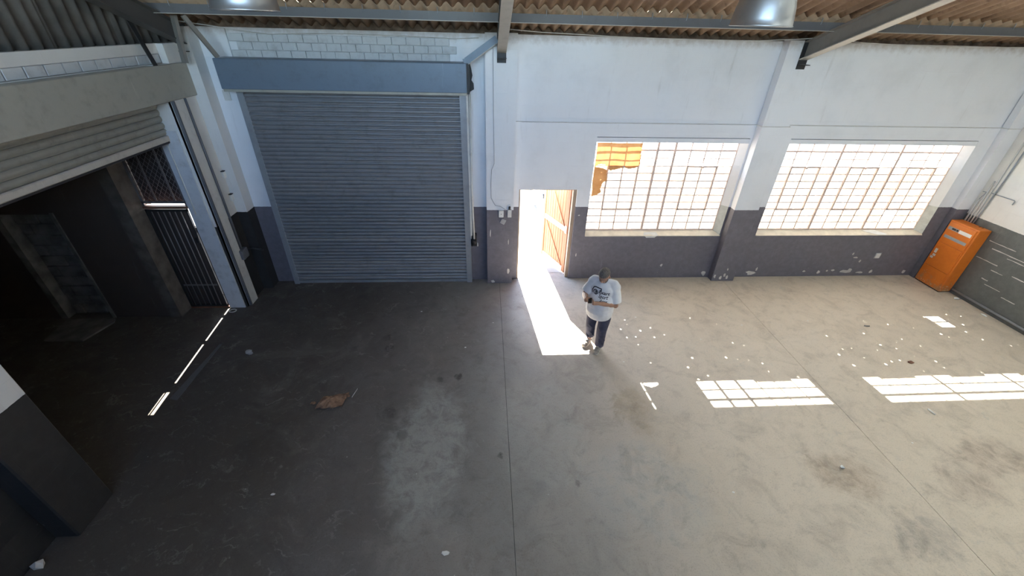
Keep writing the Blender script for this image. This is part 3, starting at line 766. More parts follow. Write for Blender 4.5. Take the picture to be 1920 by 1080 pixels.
# ------------------------------------------------------------------ plank door
def build_plank_door():
    fr = empty('door_1', (1.23, .1, 0), kind='structure', label='timber frame of the open doorway between pilaster and window', cat='door frame')
    obj('jamb', B(.645, .675, .03, .13, 0, 2.03), M['timber'], fr); obj('jamb', B(1.745, 1.81, .06, .20, 0, 2.03), M['timber'], fr)
    obj('head', B(.645, 1.81, .06, .20, 2.03, 2.06), M['timber'], fr)
    # leaf in its own frame: x along the leaf from the hinge, y thickness (room face at 0), z up
    W, Hh, T = 1.03, 1.98, .04
    hinge = Vector((1.74, .20, .03)); d = (Vector((1.305, 1.19, 0)) - Vector((1.74, .20, 0))); d.z = 0; d.normalize()
    ang = math.atan2(d.y, d.x)
    t = empty('plank_door', hinge, label='orange-brown ledged and braced plank door standing open outwards', cat='door', kind='thing')
    t.rotation_euler = (0, 0, ang)
    def part(name, mb, mat, parent=t, **kw):
        me, c = mb.mesh(name); me.materials.append(mat)
        o = bpy.data.objects.new(name, me); COL.objects.link(o); o.parent = parent; o.location = c; tag(o, **kw); return o
    n = 9; pw = (W - .16) / n
    for i in range(n):
        part('plank', MB().bbox(.08 + i * pw + .004, .08 + (i + 1) * pw - .004, -.022, -.004, .1, Hh - .08, .004), M['plank'])
    for a, b in ((0, .09), (W - .09, W)): part('stile', MB().bbox(a, b, -.036, .012, 0, Hh, .004), M['plank'])
    for a, b, mm in ((0, .13, M['plank_pale']), (Hh - .09, Hh, M['plank']), (.98, 1.10, M['plank_pale'])): part('rail', MB().bbox(.09, W - .09, -.034, .010, a, b, .004), mm)
    part('brace', MB().hexa([(.13, -.002, .13), (.17, -.002, .13), (.17, .012, .13), (.13, .012, .13), (W - .16, -.002, .98), (W - .12, -.002, .98), (W - .12, .012, .98), (W - .16, .012, .98)]), M['plank'])
    part('brace', MB().hexa([(.13, -.002, 1.10), (.17, -.002, 1.10), (.17, .012, 1.10), (.13, .012, 1.10), (W - .30, -.002, Hh - .09), (W - .26, -.002, Hh - .09), (W - .26, .012, Hh - .09), (W - .30, .012, Hh - .09)]), M['plank'])
    part('lock_plate', MB().bbox(.02, .10, .012, .02, .96, 1.14, .003), M['plank_pale'])
build_plank_door()

# ------------------------------------------------------------------ papers on windows
def sheet(name, poly, y, mat, label, cat, wob=.006, n=84):
    """thin rippled sheet filling a polygon in the xz plane, edges torn along small cells"""
    def inside(px, pz):
        c = False
        for k in range(len(poly)):
            (x1, z1), (x2, z2) = poly[k], poly[k - 1]
            if (z1 > pz) != (z2 > pz) and px < (x2 - x1) * (pz - z1) / (z2 - z1) + x1: c = not c
        return c
    x0, x1 = min(p[0] for p in poly), max(p[0] for p in poly); z0, z1 = min(p[1] for p in poly), max(p[1] for p in poly)
    idx = {}; vs = []; fs = []
    def vid(i, j):
        if (i, j) not in idx:
            x, z = x0 + (x1 - x0) * i / n, z0 + (z1 - z0) * j / n
            idx[(i, j)] = len(vs); vs.append((x, y + wob * math.sin(x * 11 + z * 7) + wob * .6 * math.sin(z * 17 - x * 5), z))
        return idx[(i, j)]
    for i in range(n):
        for j in range(n):
            if inside(x0 + (x1 - x0) * (i + .5) / n, z0 + (z1 - z0) * (j + .5) / n): fs.append((vid(i, j), vid(i + 1, j), vid(i + 1, j + 1), vid(i, j + 1)))
    me = bpy.data.meshes.new(name); me.from_pydata(vs, [], fs); me.materials.append(mat); me.update()
    for p in me.polygons: p.use_smooth = True
    o = bpy.data.objects.new(name, me); COL.objects.link(o); tag(o, label, cat)
    return o
sheet('torn_paper_sheet', [(2.115, 2.945), (2.99, 2.945), (3.0, 2.70), (3.015, 2.53), (2.98, 2.50), (2.93, 2.475), (2.80, 2.45), (2.72, 2.475), (2.66, 2.47), (2.52, 2.43), (2.43, 2.42), (2.38, 2.46), (2.40, 2.48), (2.34, 2.52), (2.24, 2.54), (2.16, 2.52), (2.13, 2.49),
       (2.22, 2.475), (2.30, 2.46), (2.37, 2.43), (2.38, 2.33), (2.40, 2.22), (2.32, 2.17), (2.29, 2.04), (2.32, 1.98), (2.24, 1.92), (2.13, 1.89), (2.115, 2.2)], .098, M['paper'], 'torn brown kraft paper stuck over the upper corner panes', 'paper')
def loose_sheet(name, pts, mat, label, cat):
    mb = MB(); n = len(pts); mb.add([Vector(p) + Vector((0, 0, .003)) for p in pts] + [Vector(p) for p in pts], [tuple(range(n)), tuple(range(2 * n - 1, n - 1, -1))] + [(i, n + i, n + (i + 1) % n, (i + 1) % n) for i in range(n)])
    return obj(name, mb, mat, label=label, cat=cat)
loose_sheet('plastic_wrapper', [(3.36, .06, 1.105), (3.62, .06, 1.108), (3.66, -.01, 1.07), (3.62, -.03, 1.055), (3.58, -.035, 1.02), (3.40, -.035, 1.02), (3.36, -.03, 1.055), (3.34, -.0, 1.066)], M['white_plastic'], 'white plastic wrapper drooping over the sill near the torn brown paper', 'wrapper')
loose_sheet('paper_strip', [(8.30, .10, 1.115), (8.62, .11, 1.12), (8.86, -.005, 1.07), (8.80, -.025, 1.062), (8.62, -.02, 1.064)], M['white_paper'], 'white paper strip lying on the longer window sill by the cabinet', 'paper')

# ------------------------------------------------------------------ orange cabinet and services
def build_cabinet():
    c = empty('electrical_cabinet', (10.1, -.44, 0), label='tall orange electrical cabinet standing in the corner by the right wall', cat='cabinet')
    X0, X1, Y0, Y1, Z = 9.985, 10.252, -.745, -.140, 1.48
    obj('body', MB().bbox(X0, X1, Y0, Y1, .02, Z, .008), M['orange'], c)
    obj('plinth', B(X0 + .012, X1, Y0 + .012, Y1 - .012, 0, .02), M['steel_dark'], c)
    obj('upper_panel', MB().bbox(X0 - .014, X0, Y0 + .035, Y1 - .02, .985, Z - .025, .004), M['orange'], c)
    d = obj('lower_door', MB().bbox(X0 - .018, X0, Y0 + .035, Y1 - .02, .44, .975, .004), M['orange'], c)
    obj('kick_panel', MB().bbox(X0 - .012, X0, Y0 + .035, Y1 - .02, .04, .43, .004), M['orange'], c)
    obj('latch', MB().bbox(X0 - .03, X0 - .018, Y0 + .05, Y0 + .065, .80, .96, .003), M['orange'], d)
    obj('name_plate', B(X0 - .018, X0 - .014, -.41, -.185, 1.29, 1.355), M['grey_plastic'], c)
    for (a, b) in ((-.375, -.335), (-.325, -.24)):
        obj('plate_marking', B(X0 - .0195, X0 - .018, a - .03, b - .03, 1.305, 1.34), M['steel_dark'], c)
    obj('blank_label', B(X0 - .018, X0 - .014, -.675, -.42, 1.285, 1.355), M['white_paper'], c, label='blank white label strip')
    obj('grey_strip', B(X0 - .019, X0 - .014, -.675, -.205, 1.105, 1.165), M['grey_plastic'], c)
    for (yy, z, a, b) in ((-.215, .78, .045, .10), (-.20, .62, .05, .045), (-.225, .68, .05, .05)):
        obj('worn_sticker', B(X0 - .0195, X0 - .0178, yy - a, yy + .01, z - b / 2, z + b / 2), M['plaster'], c)
    for yy in (-.3, -.36): obj('knockout', B(10.18, 10.22, yy - .25, yy - .23, Z, Z + .004), M['steel_dark'], c)
    # conduits rising from the cabinet up the right wall
    for i, (yy, lab) in enumerate(((-.19, 'white conduit rising from the orange cabinet, closest to the corner'), (-.25, 'white conduit rising from the orange cabinet, middle of three'), (-.31, 'white conduit rising from the orange cabinet, furthest from the corner'))):
        h = (1.95, 2.35, 4.6)[i]
        tag(obj('conduit', MB().tube([(10.235, yy, 1.475), (10.24, yy, 1.66), (10.245, yy - (.0, .0, .0)[i], h)], (.016, .014, .013)[i], 8), M['white_steel']), lab, 'conduit', 'conduits above the cabinet')
    tag(obj('wire_hook', MB().tube([(10.215, -.19, 2.12), (10.205, -.26, 2.13), (10.20, -.262, 2.09), (10.21, -.215, 1.97)], .008, 6), M['galv']), 'small bent wire hook on the wall above the orange cabinet', 'hook')
    tag(obj('wall_cable', MB().tube([(10.25, -.33, 2.13), (10.248, -.75, 2.13), (10.24, -.775, 2.12), (10.24, -.77, 2.05)], .009, 6), M['galv']), 'short grey cable bent down along the cream right wall', 'cable')
    tag(obj('floor_pipe', MB().tube([(10.235, -.78, .10), (10.235, -3.0, .10), (10.235, -11, .10)], .022, 8), M['galv']), 'pale pipe running along the foot of the right wall', 'pipe')
    tag(obj('wall_conduit', MB().tube([(10.238, -.43, 4.9), (10.238, -.40, 2.4), (10.238, -.375, 1.7), (10.232, -.36, 1.476)], .012, 8), M['galv']), 'long grey conduit running up the cream right wall from the cabinet', 'conduit')
build_cabinet()

def build_wall_fittings():
    s = empty('wall_socket', (8.91, 0, .53), label='white square socket on the charcoal wall below the longer window', cat='socket')
    obj('plate', MB().bbox(8.86, 8.97, -.022, 0, .475, .59, .006), M['white_plastic'], s); obj('back_box', MB().bbox(8.845, 8.985, -.008, 0, .46, .605, .003), M['grey_plastic'], s)
    b = empty('junction_box', (.32, -.17, 1.60), label='white junction box on the door-side pilaster beside the twin box', cat='junction box', group='boxes on the door-side pilaster')
    obj('body', MB().bbox(.235, .335, -.215, -.172, 1.56, 1.70, .006), M['white_plastic'], b); obj('screw', MB().tube([(.285, -.215, 1.63), (.285, -.219, 1.63)], .008, 8), M['steel_dark'], b)
    b = empty('junction_box', (.43, -.17, 1.63), label='white box with a cable gland at the pilaster edge next to the doorway', cat='junction box', group='boxes on the door-side pilaster')
    obj('body', MB().bbox(.41, .49, -.215, -.172, 1.56, 1.72, .006), M['white_plastic'], b); obj('gland', MB().tube([(.45, -.195, 1.72), (.45, -.195, 1.78)], .02, 8), M['steel_dark'], b)
    d = empty('dangling_plate', (.33, -.19, 1.47), label='grey square cover plate dangling askew below the junction boxes', cat='cover plate')
    me, c = MB().bbox(-.05, .05, -.006, .006, -.055, .055, .004).mesh('plate'); me.materials.append(M['grey_plastic'])
    o = inst('plate', me, (.325, -.185, 1.46), d, (.05, .45, 0)); obj('wire', MB().tube([(.31, -.19, 1.51), (.33, -.20, 1.55), (.35, -.19, 1.60)], .004, 5), M['steel_dark'], d)
    tag(obj('pilaster_cable', MB().tube([(.13, -.181, 4.5), (.135, -.181, 3.4), (.145, -.181, 2.9), (.15, -.182, 2.62), (.10, -.181, 2.5), (.085, -.181, 2.2), (.09, -.181, 1.95), (.17, -.181, 1.80), (.27, -.181, 1.78), (.36, -.183, 1.72), (.40, -.186, 1.66)], .0045, 6), M['grey_plastic']), 'thin cable wandering down the pilaster beside the open doorway', 'cable')
    for y, z, nm in ((-.285, 2.42, 'small white switch box on the left wall, upper of two'), (-.29, 2.0, 'small cream switch box on the left wall, lower of two')):
        b = empty('switch_box', (-4.69, y, z), label=nm, cat='switch box', group='switch boxes on the left wall')
        obj('body', MB().bbox(-4.70, -4.655, y - .045, y + .04, z - .06, z + .055, .006), M['white_plastic'], b); obj('lid', MB().bbox(-4.70, -4.65, y - .05, y + .045, z + .055, z + .07, .003), M['steel_dark'], b)
    tag(obj('bracket_plate', MB().bbox(-4.40, -4.29, -.02, 0, 3.60, 3.76, .005), M['white_steel']), 'small white plate under the blue hood corner, left of the shutter guide', 'plate')
    # cables under the eaves
    tag(obj('eave_cable', MB().tube([(-4.62, -.35, 4.74), (-4.1, -.08, 4.66), (-3.4, -.04, 4.58), (-2.9, -.02, 4.60), (-2.2, -.02, 4.615), (-1.2, -.02, 4.60), (-.5, -.02, 4.58), (-.1, -.02, 4.60)], .006, 5), M['plaster']), 'sagging pale cable along the top of the brickwork above the closed shutter', 'cable')
    tag(obj('eave_cable', MB().tube([(.40, -.17, 4.73), (.9, -.03, 4.70), (2.2, -.02, 4.665), (3.6, -.02, 4.65), (4.6, -.03, 4.66), (5.2, -.2, 4.70), (5.35, -.3, 4.72)], .006, 5), M['plaster']), 'pale cable along the wall top above the door and shorter window', 'cable')
    tag(obj('eave_cable', MB().tube([(5.5, -.25, 4.72), (6.4, -.05, 4.67), (7.6, -.02, 4.64), (8.7, -.02, 4.645), (10.1, -.02, 4.68)], .006, 5), M['plaster']), 'pale cable along the wall top above the longer window', 'cable')
    tag(obj('ledge_line', MB().tube([(.545, -.012, 3.325), (2.5, -.012, 3.325), (5.03, -.012, 3.325), (5.045, -.186, 3.325), (5.585, -.186, 3.325), (5.60, -.012, 3.325), (8.0, -.012, 3.325), (9.96, -.012, 3.325), (9.97, -.138, 3.33), (10.24, -.138, 3.33)], .006, 5), M['white_steel']), 'long grey line drawn along the ledge above both windows', 'cable')  # thin tube drawn in for the line of the ledge
build_wall_fittings()

# ------------------------------------------------------------------ lamps
def build_lamps():
    for cx, cy, zr, label in ((-1.98, -3.6, 4.842, 'aluminium high-bay lamp hanging above the closed shutter'), (2.47, -3.6, 4.832, 'aluminium high-bay lamp hanging above the windows')):
        t = empty('high_bay_lamp', (cx, cy, zr), label=label, cat='lamp', group='high-bay lamps')
        R = .255
        prof = [(R, 0), (R + .008, .004), (R, .012), (R * .985, .06), (R * .94, .14), (R * .85, .23), (R * .70, .31), (R * .50, .37), (.10, .40), (.09, .40), (R * .47, .36), (R * .67, .30), (R * .82, .22), (R * .91, .13), (R * .955, .05), (R * .975, .004), (R, 0)]
        obj('reflector', MB().lathe(prof, 40, (cx, cy, zr)), M['alu'], t)
        obj('housing', MB().lathe([(.001, .40), (.095, .40), (.095, .62), (.07, .66), (.001, .66)], 20, (cx, cy, zr)), M['steel_grey'], t)
        obj('bulb', MB().lathe([(.001, .10), (.04, .12), (.06, .2), (.05, .28), (.03, .36), (.03, .40)], 16, (cx, cy, zr)), M['white_plastic'], t)
        zt = roof_z(cy) - .03
        obj('hanger', MB().tube([(cx, cy, zr + .65), (cx, cy, zt)], .009, 6), M['steel_dark'], t)
build_lamps()

# ------------------------------------------------------------------ debris on the floor
def crumple(name, loc, size, mat, label, cat, seed, flat=.5, sub=2):
    rnd = random.Random(seed); bm = bmesh.new(); bmesh.ops.create_icosphere(bm, subdivisions=sub, radius=1)
    for v in bm.verts:
        k = rnd.uniform(.45, 1.05); v.co = Vector((v.co.x * size[0] * k, v.co.y * size[1] * k, v.co.z * size[2] * k))
    mz = min(v.co.z for v in bm.verts)
    for v in bm.verts: v.co.z -= mz
    me = bpy.data.meshes.new(name); bm.to_mesh(me); bm.free(); me.materials.append(mat)
    o = bpy.data.objects.new(name, me); o.location = loc; COL.objects.link(o); tag(o, label, cat); return o
def build_debris():
    # crumpled brown paper bag
    t = empty('crumpled_bag', (-2.36, -3.46, 0), label='crumpled brown paper bag on the dark floor', cat='paper bag')
    rnd = random.Random(4); n, m_ = 9, 7; mb = MB(); vs = []
    for i in range(n):
        for j in range(m_):
            u, v = i / (n - 1), j / (m_ - 1)
            x = -2.52 + .36 * u + .05 * v; y = -3.60 + .22 * v + .07 * u * (1 if v > .3 else .3)
            z = .012 + .055 * math.sin(PI * v) * (.5 + .5 * math.sin(PI * u)) + rnd.uniform(0, .022)
            vs.append((x + rnd.uniform(-.012, .012), y + rnd.uniform(-.012, .012), z))
    fs = [(i * m_ + j, (i + 1) * m_ + j, (i + 1) * m_ + j + 1, i * m_ + j + 1) for i in range(n - 1) for j in range(m_ - 1)]
    q = len(vs); vs2 = [(x, y, max(.001, z - .008)) for x, y, z in vs]
    mb.add(vs + vs2, fs + [tuple(q + k for k in reversed(f)) for f in fs])
    obj('bag', mb, M['brown_paper'], t)
    o = crumple('flap', (-2.585, -3.50, 0), (.06, .04, .028), M['brown_paper'], None, None, 9, sub=1); o.parent = t; o.location = Vector((-2.585, -3.50, 0)) - t.location
    o = crumple('torn_end', (-2.12, -3.37, 0), (.045, .03, .025), M['brown_paper'], None, None, 12, sub=1); o.parent = t; o.location = Vector((-2.12, -3.37, 0)) - t.location
    crumple('crumpled_tissue', (-4.02, -2.37, 0), (.07, .06, .05), M['grey_plastic'], 'crumpled grey tissue on the dark floor near the sunlit streak', 'tissue', 2)
    crumple('plaster_chip', (-2.587, -4.89, 0), (.035, .025, .012), M['white_paper'], 'small white plaster chip alone on the dark floor', 'chip', 3, sub=1)
    crumple('paper_scrap', (-.48, -5.64, 0), (.05, .03, .014), M['white_paper'], 'torn white paper scrap on the floor left of the middle joint', 'paper', 5, sub=1)
    crumple('plastic_scrap', (4.61, -4.83, 0), (.045, .035, .02), M['white_plastic'], 'small curled plastic scrap on the brown floor stain', 'scrap', 6, sub=1)
    crumple('plaster_chip', (10.13, -1.02, 0), (.06, .05, .035), M['white_paper'], 'white plaster chip at the foot of the right wall, closest to the cabinet', 'chip', 8, sub=1)
    crumple('plaster_chip', (10.12, -1.62, 0), (.05, .08, .02), M['white_paper'], 'flat white plaster chip by the right wall pipe, further from the cabinet', 'chip', 10, sub=1)
    crumple('leaf_litter', (7.34, -2.92, 0), (.09, .04, .015), M['rust'], 'small clump of reddish dead leaf beyond the longer sunlit patch', 'leaf', 11, sub=1)
    crumple('wire_scrap', (7.37, -1.90, 0), (.08, .035, .02), M['rafter'], 'tangled grey scrap on the pale floor below the longer window', 'scrap', 13, sub=1)
    crumple('plaster_lump', (-4.62, -5.57, 0), (.09, .06, .06), M['plaster'], 'broken cream plaster lump at the foot of the near pillar', 'lump', 14, sub=1)
    tag(obj('pipe_ring', MB().tube([(-4.92 + .062 * math.cos(a * PI / 8), -1.10 + .05 * math.sin(a * PI / 8), .012) for a in range(16)], .010, 6, closed=True), M['white_plastic']), 'small white plastic ring on the floor beside the whitewashed post', 'ring')
    tag(obj('straw', MB().tube([(-2.06, -3.39, .006), (-2.02, -3.22, .008)], .006, 6), M['white_plastic']), 'pale drinking straw lying near the crumpled brown bag', 'straw')
    tag(obj('bent_tube', MB().tube([(6.69, -4.04, .01), (6.68, -3.93, .01)], .012, 6), M['white_plastic']), 'short white tube on the pale floor near the longer sunlit patch', 'tube')
    tag(obj('steel_strip', MB().hexa([(-4.72, -3.33, .001), (-4.60, -3.36, .001), (-4.615, -2.1, .001), (-4.65, -2.1, .001), (-4.72, -3.33, .012), (-4.60, -3.36, .012), (-4.615, -2.1, .012), (-4.65, -2.1, .012)]), M['steel_grey']), 'dusty grey steel strip on the floor along the left opening', 'strip')
    rnd = random.Random(21)
    spots = ((2.9, -1.5, 'white paint flake on the floor below the middle of the shorter window'), (3.9, -2.2, 'white paint flake on the floor in front of the pilaster between the windows'),
             (4.9, -1.8, 'white paint flake at the floor joint below the pilaster between the windows'), (6.3, -1.7, 'white paint flake on the floor under the near half of the longer window'),
             (.1, -1.6, 'white paint flake beside the floor joint left of the sunlit doorway patch'), (-.4, -2.3, 'white paint flake near the round stains, closest to the floor joint'),
             (-1.3, -1.2, 'white paint flake on the dark floor in front of the closed shutter'), (3.0, -5.1, 'white paint flake alone on the open floor towards the viewer'),
             (5.9, -4.5, 'white paint flake between the two brown floor stains'), (2.3, -2.75, 'white paint flake on the floor beside the man, on his shadowed side'))
    for i, (x, y, lab) in enumerate(spots):
        crumple('paint_flake', (x, y, 0), (.022, .017, .006), M['white_paper'], lab, 'flake', 30 + i, sub=1)['group'] = 'paint flakes on the floor'
build_debris()

# ------------------------------------------------------------------ the man with the phone
def build_person():
    PHI = -31
    root = empty('person', (1.875, -2.34, 0), label='heavyset man in white printed t-shirt and navy trousers looking down at a phone', cat='person', kind='thing')
    root.rotation_euler = (0, 0, math.radians(PHI)); SC = Vector((.925, .925, .965)); root.scale = SC
    def ell(mb, c, r, rot=None, n=18):
        vs, fs = [], []; m = n // 2
        for i in range(1, m):
            a = PI * i / m
            for j in range(n):
                b = 2 * PI * j / n; p = Vector((r[0] * math.sin(a) * math.cos(b), r[1] * math.sin(a) * math.sin(b), r[2] * math.cos(a)))
                if rot: p = rot @ p
                vs.append(p + Vector(c))
        t = Vector((0, 0, r[2])); t = rot @ t if rot else t
        vs += [Vector(c) + t, Vector(c) - t]; T, Bm = len(vs) - 2, len(vs) - 1
        for i in range(m - 2):
            for j in range(n): fs.append((i * n + j, (i + 1) * n + j, (i + 1) * n + (j + 1) % n, i * n + (j + 1) % n))
        for j in range(n): fs.append((T, j, (j + 1) % n)); fs.append((Bm, (m - 2) * n + (j + 1) % n, (m - 2) * n + j))
        mb.add(vs, fs, True); return mb
    def limb(mb, pts, rad, n=16, joints=True):
        mb.tube(pts, list(rad), n)
        if joints:
            for p, r in zip(pts, rad): ell(mb, p, (r, r, r), n=14)
    def remesh(name, mb, voxel, smooth, mat, parent=root, cut=None, iters_f=.5):
        me = bpy.data.meshes.new(name + '_base'); me.from_pydata([tuple(v) for v in mb.v], [], mb.f); me.update()
        bm = bmesh.new(); bm.from_mesh(me); bmesh.ops.recalc_face_normals(bm, faces=bm.faces); bm.to_mesh(me); bm.free()
        o = bpy.data.objects.new(name, me); COL.objects.link(o)
        m = o.modifiers.new('r', 'REMESH'); m.mode = 'VOXEL'; m.voxel_size = voxel; m.use_smooth_shade = True
        if smooth:
            q = o.modifiers.new('s', 'SMOOTH'); q.iterations = smooth; q.factor = iters_f
        dg = bpy.context.evaluated_depsgraph_get(); new = bpy.data.meshes.new_from_object(o.evaluated_get(dg))
        o.modifiers.clear(); o.data = new; bpy.data.meshes.remove(me); new.name = name
        if cut:
            bm = bmesh.new(); bm.from_mesh(new); cut(bm); bm.to_mesh(new); bm.free()
        new.materials.clear(); new.materials.append(mat)
        for p in new.polygons: p.use_smooth = True
        if parent: o.parent = parent
        return o
    # pose (local frame: faces -y, +x is his left)
    HC = Vector((-.005, -.085, 1.565)); HR = Euler((math.radians(33), math.radians(2), math.radians(-6))).to_matrix()
    def hp(x, y, z): return HC + HR @ Vector((x, y, z))
    hipL, kneeL, ankL = Vector((.105, .01, .86)), Vector((.105, -.05, .47)), Vector((.10, -.02, .09))
    hipR, kneeR, ankR = Vector((-.105, .01, .86)), Vector((-.125, -.01, .47)), Vector((-.125, .07, .09))
    shL, elL, wrL = Vector((.195, .0, 1.385)), Vector((.265, -.045, 1.045)), Vector((.035, -.320, 1.165))
    shR, elR, wrR = Vector((-.195, .0, 1.385)), Vector((-.285, -.105, 1.135)), Vector((-.205, -.335, 1.205))
    b = MB()
    ell(b, (0, -.02, 1.25), (.19, .135, .2)); ell(b, (0, -.06, 1.02), (.21, .18, .2)); ell(b, (0, .01, .88), (.19, .14, .14))
    limb(b, [(0, .0, 1.36), (0, -.025, 1.46), hp(0, .02, -.06)], [.085, .068, .062])
    for h, k, a in ((hipL, kneeL, ankL), (hipR, kneeR, ankR)): limb(b, [h, (h + k) / 2, k, (k + a) / 2 + Vector((0, .015, .03)), a], [.092, .085, .062, .058, .038])
    for s_, e, w in ((shL, elL, wrL), (shR, elR, wrR)):
        limb(b, [s_, (s_ + e) / 2, e, e + (w - e) * .35, w], [.068, .060, .050, .050, .031])
    for toe, an in ((Vector((.09, -.19, .045)), ankL), (Vector((-.165, -.10, .045)), ankR)): limb(b, [an + Vector((0, .03, -.045)), an + Vector((0, -.02, -.03)), toe], [.026, .030, .022])
    # head
    ell(b, hp(0, .015, .03), (.092, .110, .106), HR); ell(b, hp(0, -.02, -.04), (.075, .084, .092), HR); ell(b, hp(0, -.062, -.096), (.034, .030, .026), HR)
    ell(b, hp(0, -.098, -.028), (.014, .020, .026), HR); ell(b, hp(0, -.108, -.040), (.019, .013, .011), HR); ell(b, hp(0, -.078, .022), (.058, .018, .014), HR)
    ell(b, hp(0, -.088, -.072), (.024, .010, .007), HR); ell(b, hp(0, -.084, -.083), (.020, .010, .007), HR)
    for sx in (-1, 1): ell(b, hp(sx * .093, .012, -.022), (.011, .022, .034), HR); ell(b, hp(sx * .045, -.055, -.03), (.024, .022, .024), HR)
    # hands: left hand cradles the phone, right hand taps it
    pc = Vector((-.105, -.390, 1.215))                                   # phone centre
    PR = Euler((math.radians(14), math.radians(-8), math.radians(14))).to_matrix()     # screen tilted towards his face
    def ph(x, y, z): return pc + PR @ Vector((x, y, z))                 # phone frame: x across, y up the screen, z out of the screen
    palmL = [wrL, ph(.060, -.03, -.030), ph(.030, .0, -.030)]
    limb(b, palmL, [.030, .034, .026])
    for i, (yy, ln) in enumerate(((.045, .98), (.020, 1.08), (-.006, 1.03), (-.030, .84))):
        limb(b, [ph(.045, yy * .9, -.028), ph(.005, yy, -.026), ph(-.030 * ln, yy, -.022), ph(-.046 * ln, yy, -.004), ph(-.042, yy, .010)], [.0115, .0105, .0095, .0088, .0075], 8)
    limb(b, [ph(.062, -.045, -.015), ph(.058, -.025, .006), ph(.046, .005, .016), ph(.034, .024, .016)], [.014, .012, .0105, .009], 8)
    palmR = [wrR, wrR + Vector((.025, -.045, .012)), ph(-.075, -.01, .045)]
    limb(b, palmR, [.029, .033, .026])
    limb(b, [ph(-.070, .015, .050), ph(-.048, .030, .055), ph(-.024, .034, .040), ph(-.010, .030, .016)], [.0115, .0105, .009, .0075], 8)
    for i, (yy, k) in enumerate(((.000, 1.0), (-.020, .95), (-.038, .82))):
        limb(b, [ph(-.072, yy, .046), ph(-.046, yy + .004, .052 * k), ph(-.040, yy, .032), ph(-.056, yy - .004, .022)], [.0115, .0105, .0095, .008], 8)
    limb(b, [ph(-.085, -.035, .030), ph(-.062, -.045, .022), ph(-.046, -.030, .016), ph(-.040, -.012, .014)], [.014, .0115, .010, .0085], 8)
    body = remesh('body', b, .0055, 3, M['skin'])
    # eyes
    for sx in (-1, 1):
        e = obj('eye', ell(MB(), hp(sx * .030, -.088, -.002), (.010, .005, .0045), HR), M['eye']); e.parent = root
        i_ = obj('iris', ell(MB(), hp(sx * .030, -.0925, -.004), (.0045, .002, .004), HR), M['iris']); i_.parent = e; i_.location = i_.location - e.location
    # cropped hair and short beard
    h = MB(); ell(h, hp(0, .018, .036), (.095, .112, .107), HR, 28)
    def cut_hair(bm):
        inv = HR.transposed(); kill = []
        for v in bm.verts:
            q = inv @ (v.co - HC)
            lim = .050 + .25 * max(0, -q.y - .03) * .6 if q.y < .02 else .052 - (q.y - .02) * 1.2
            if q.z < lim: kill.append(v)
        bmesh.ops.delete(bm, geom=kill, context='VERTS')
    remesh('hair', h, .006, 2, M['hair'], cut=cut_hair)
    h = MB(); ell(h, hp(0, -.022, -.058), (.077, .087, .077), HR, 28); ell(h, hp(0, -.062, -.098), (.037, .033, .028), HR, 20)
    def cut_beard(bm):
        inv = HR.transposed(); kill = []
        for v in bm.verts:
            q = inv @ (v.co - HC)
            if q.z > -.070 + (.05 if abs(q.x) > .05 else 0) or q.y > .0 or (abs(q.x) < .026 and -.092 < q.z < -.062 and q.y < -.07): kill.append(v)
        bmesh.ops.delete(bm, geom=kill, context='VERTS')
    remesh('beard', h, .006, 2, M['hair'], cut=cut_beard)
    # t-shirt: loose over the belly, sleeves to just above the elbows
    s = MB()
    ell(s, (0, -.020, 1.29), (.225, .172, .175)); ell(s, (0, -.065, 1.06), (.245, .215, .24)); ell(s, (0, -.055, .93), (.250, .220, .22)); ell(s, (0, -.04, .83), (.240, .205, .17))
    for sx in (-1, 1): limb(s, [(sx * .08, -.01, 1.425), (sx * .175, -.005, 1.405)], [.062, .078])
    limb(s, [(.15, -.01, 1.37), (.215, -.015, 1.28), (.265, -.035, 1.10)], [.092, .090, .092], joints=False); ell(s, (.165, -.005, 1.375), (.105, .098, .098)); ell(s, (.205, -.005, 1.355), (.085, .088, .092))
    limb(s, [(-.15, -.01, 1.37), (-.215, -.03, 1.29), (-.275, -.080, 1.175)], [.095, .093, .094], joints=False); ell(s, (-.165, -.005, 1.375), (.105, .098, .098)); ell(s, (-.205, -.005, 1.355), (.085, .088, .092))
    limb(s, [(0, .01, 1.40), (0, -.022, 1.475)], [.095, .078], joints=False)
    rnd = random.Random(5)
    def cut_shirt(bm):
        bmesh.ops.bisect_plane(bm, geom=list(bm.verts) + list(bm.edges) + list(bm.faces), plane_co=(0, 0, .765), plane_no=(0, .12, -1), clear_outer=True)
    shirt = remesh('t_shirt', s, .010, 8, M['shirt'], cut=cut_shirt)
    sol = shirt.modifiers.new('thickness', 'SOLIDIFY'); sol.thickness = .004; sol.offset = 1
    # print on the chest, laid onto the cloth
    bvh = BVHTree.FromPolygons([v.co[:] for v in shirt.data.vertices], [p.vertices[:] for p in shirt.data.polygons])
    def lay(name, verts, faces, parent):
        out = []
        for x, z in verts:
            hit = bvh.ray_cast(Vector((x, -1.2, z)), Vector((0, 1, 0)))[0]
            out.append((x, (hit.y if hit else -.25) - .0085, z))
        mb = MB().add(out, faces); mb.sm = [False] * len(faces)
        me, c = mb.mesh(name); me.materials.append(M['print']); o = bpy.data.objects.new(name, me); COL.objects.link(o); o.parent = parent; o.location = c; return o
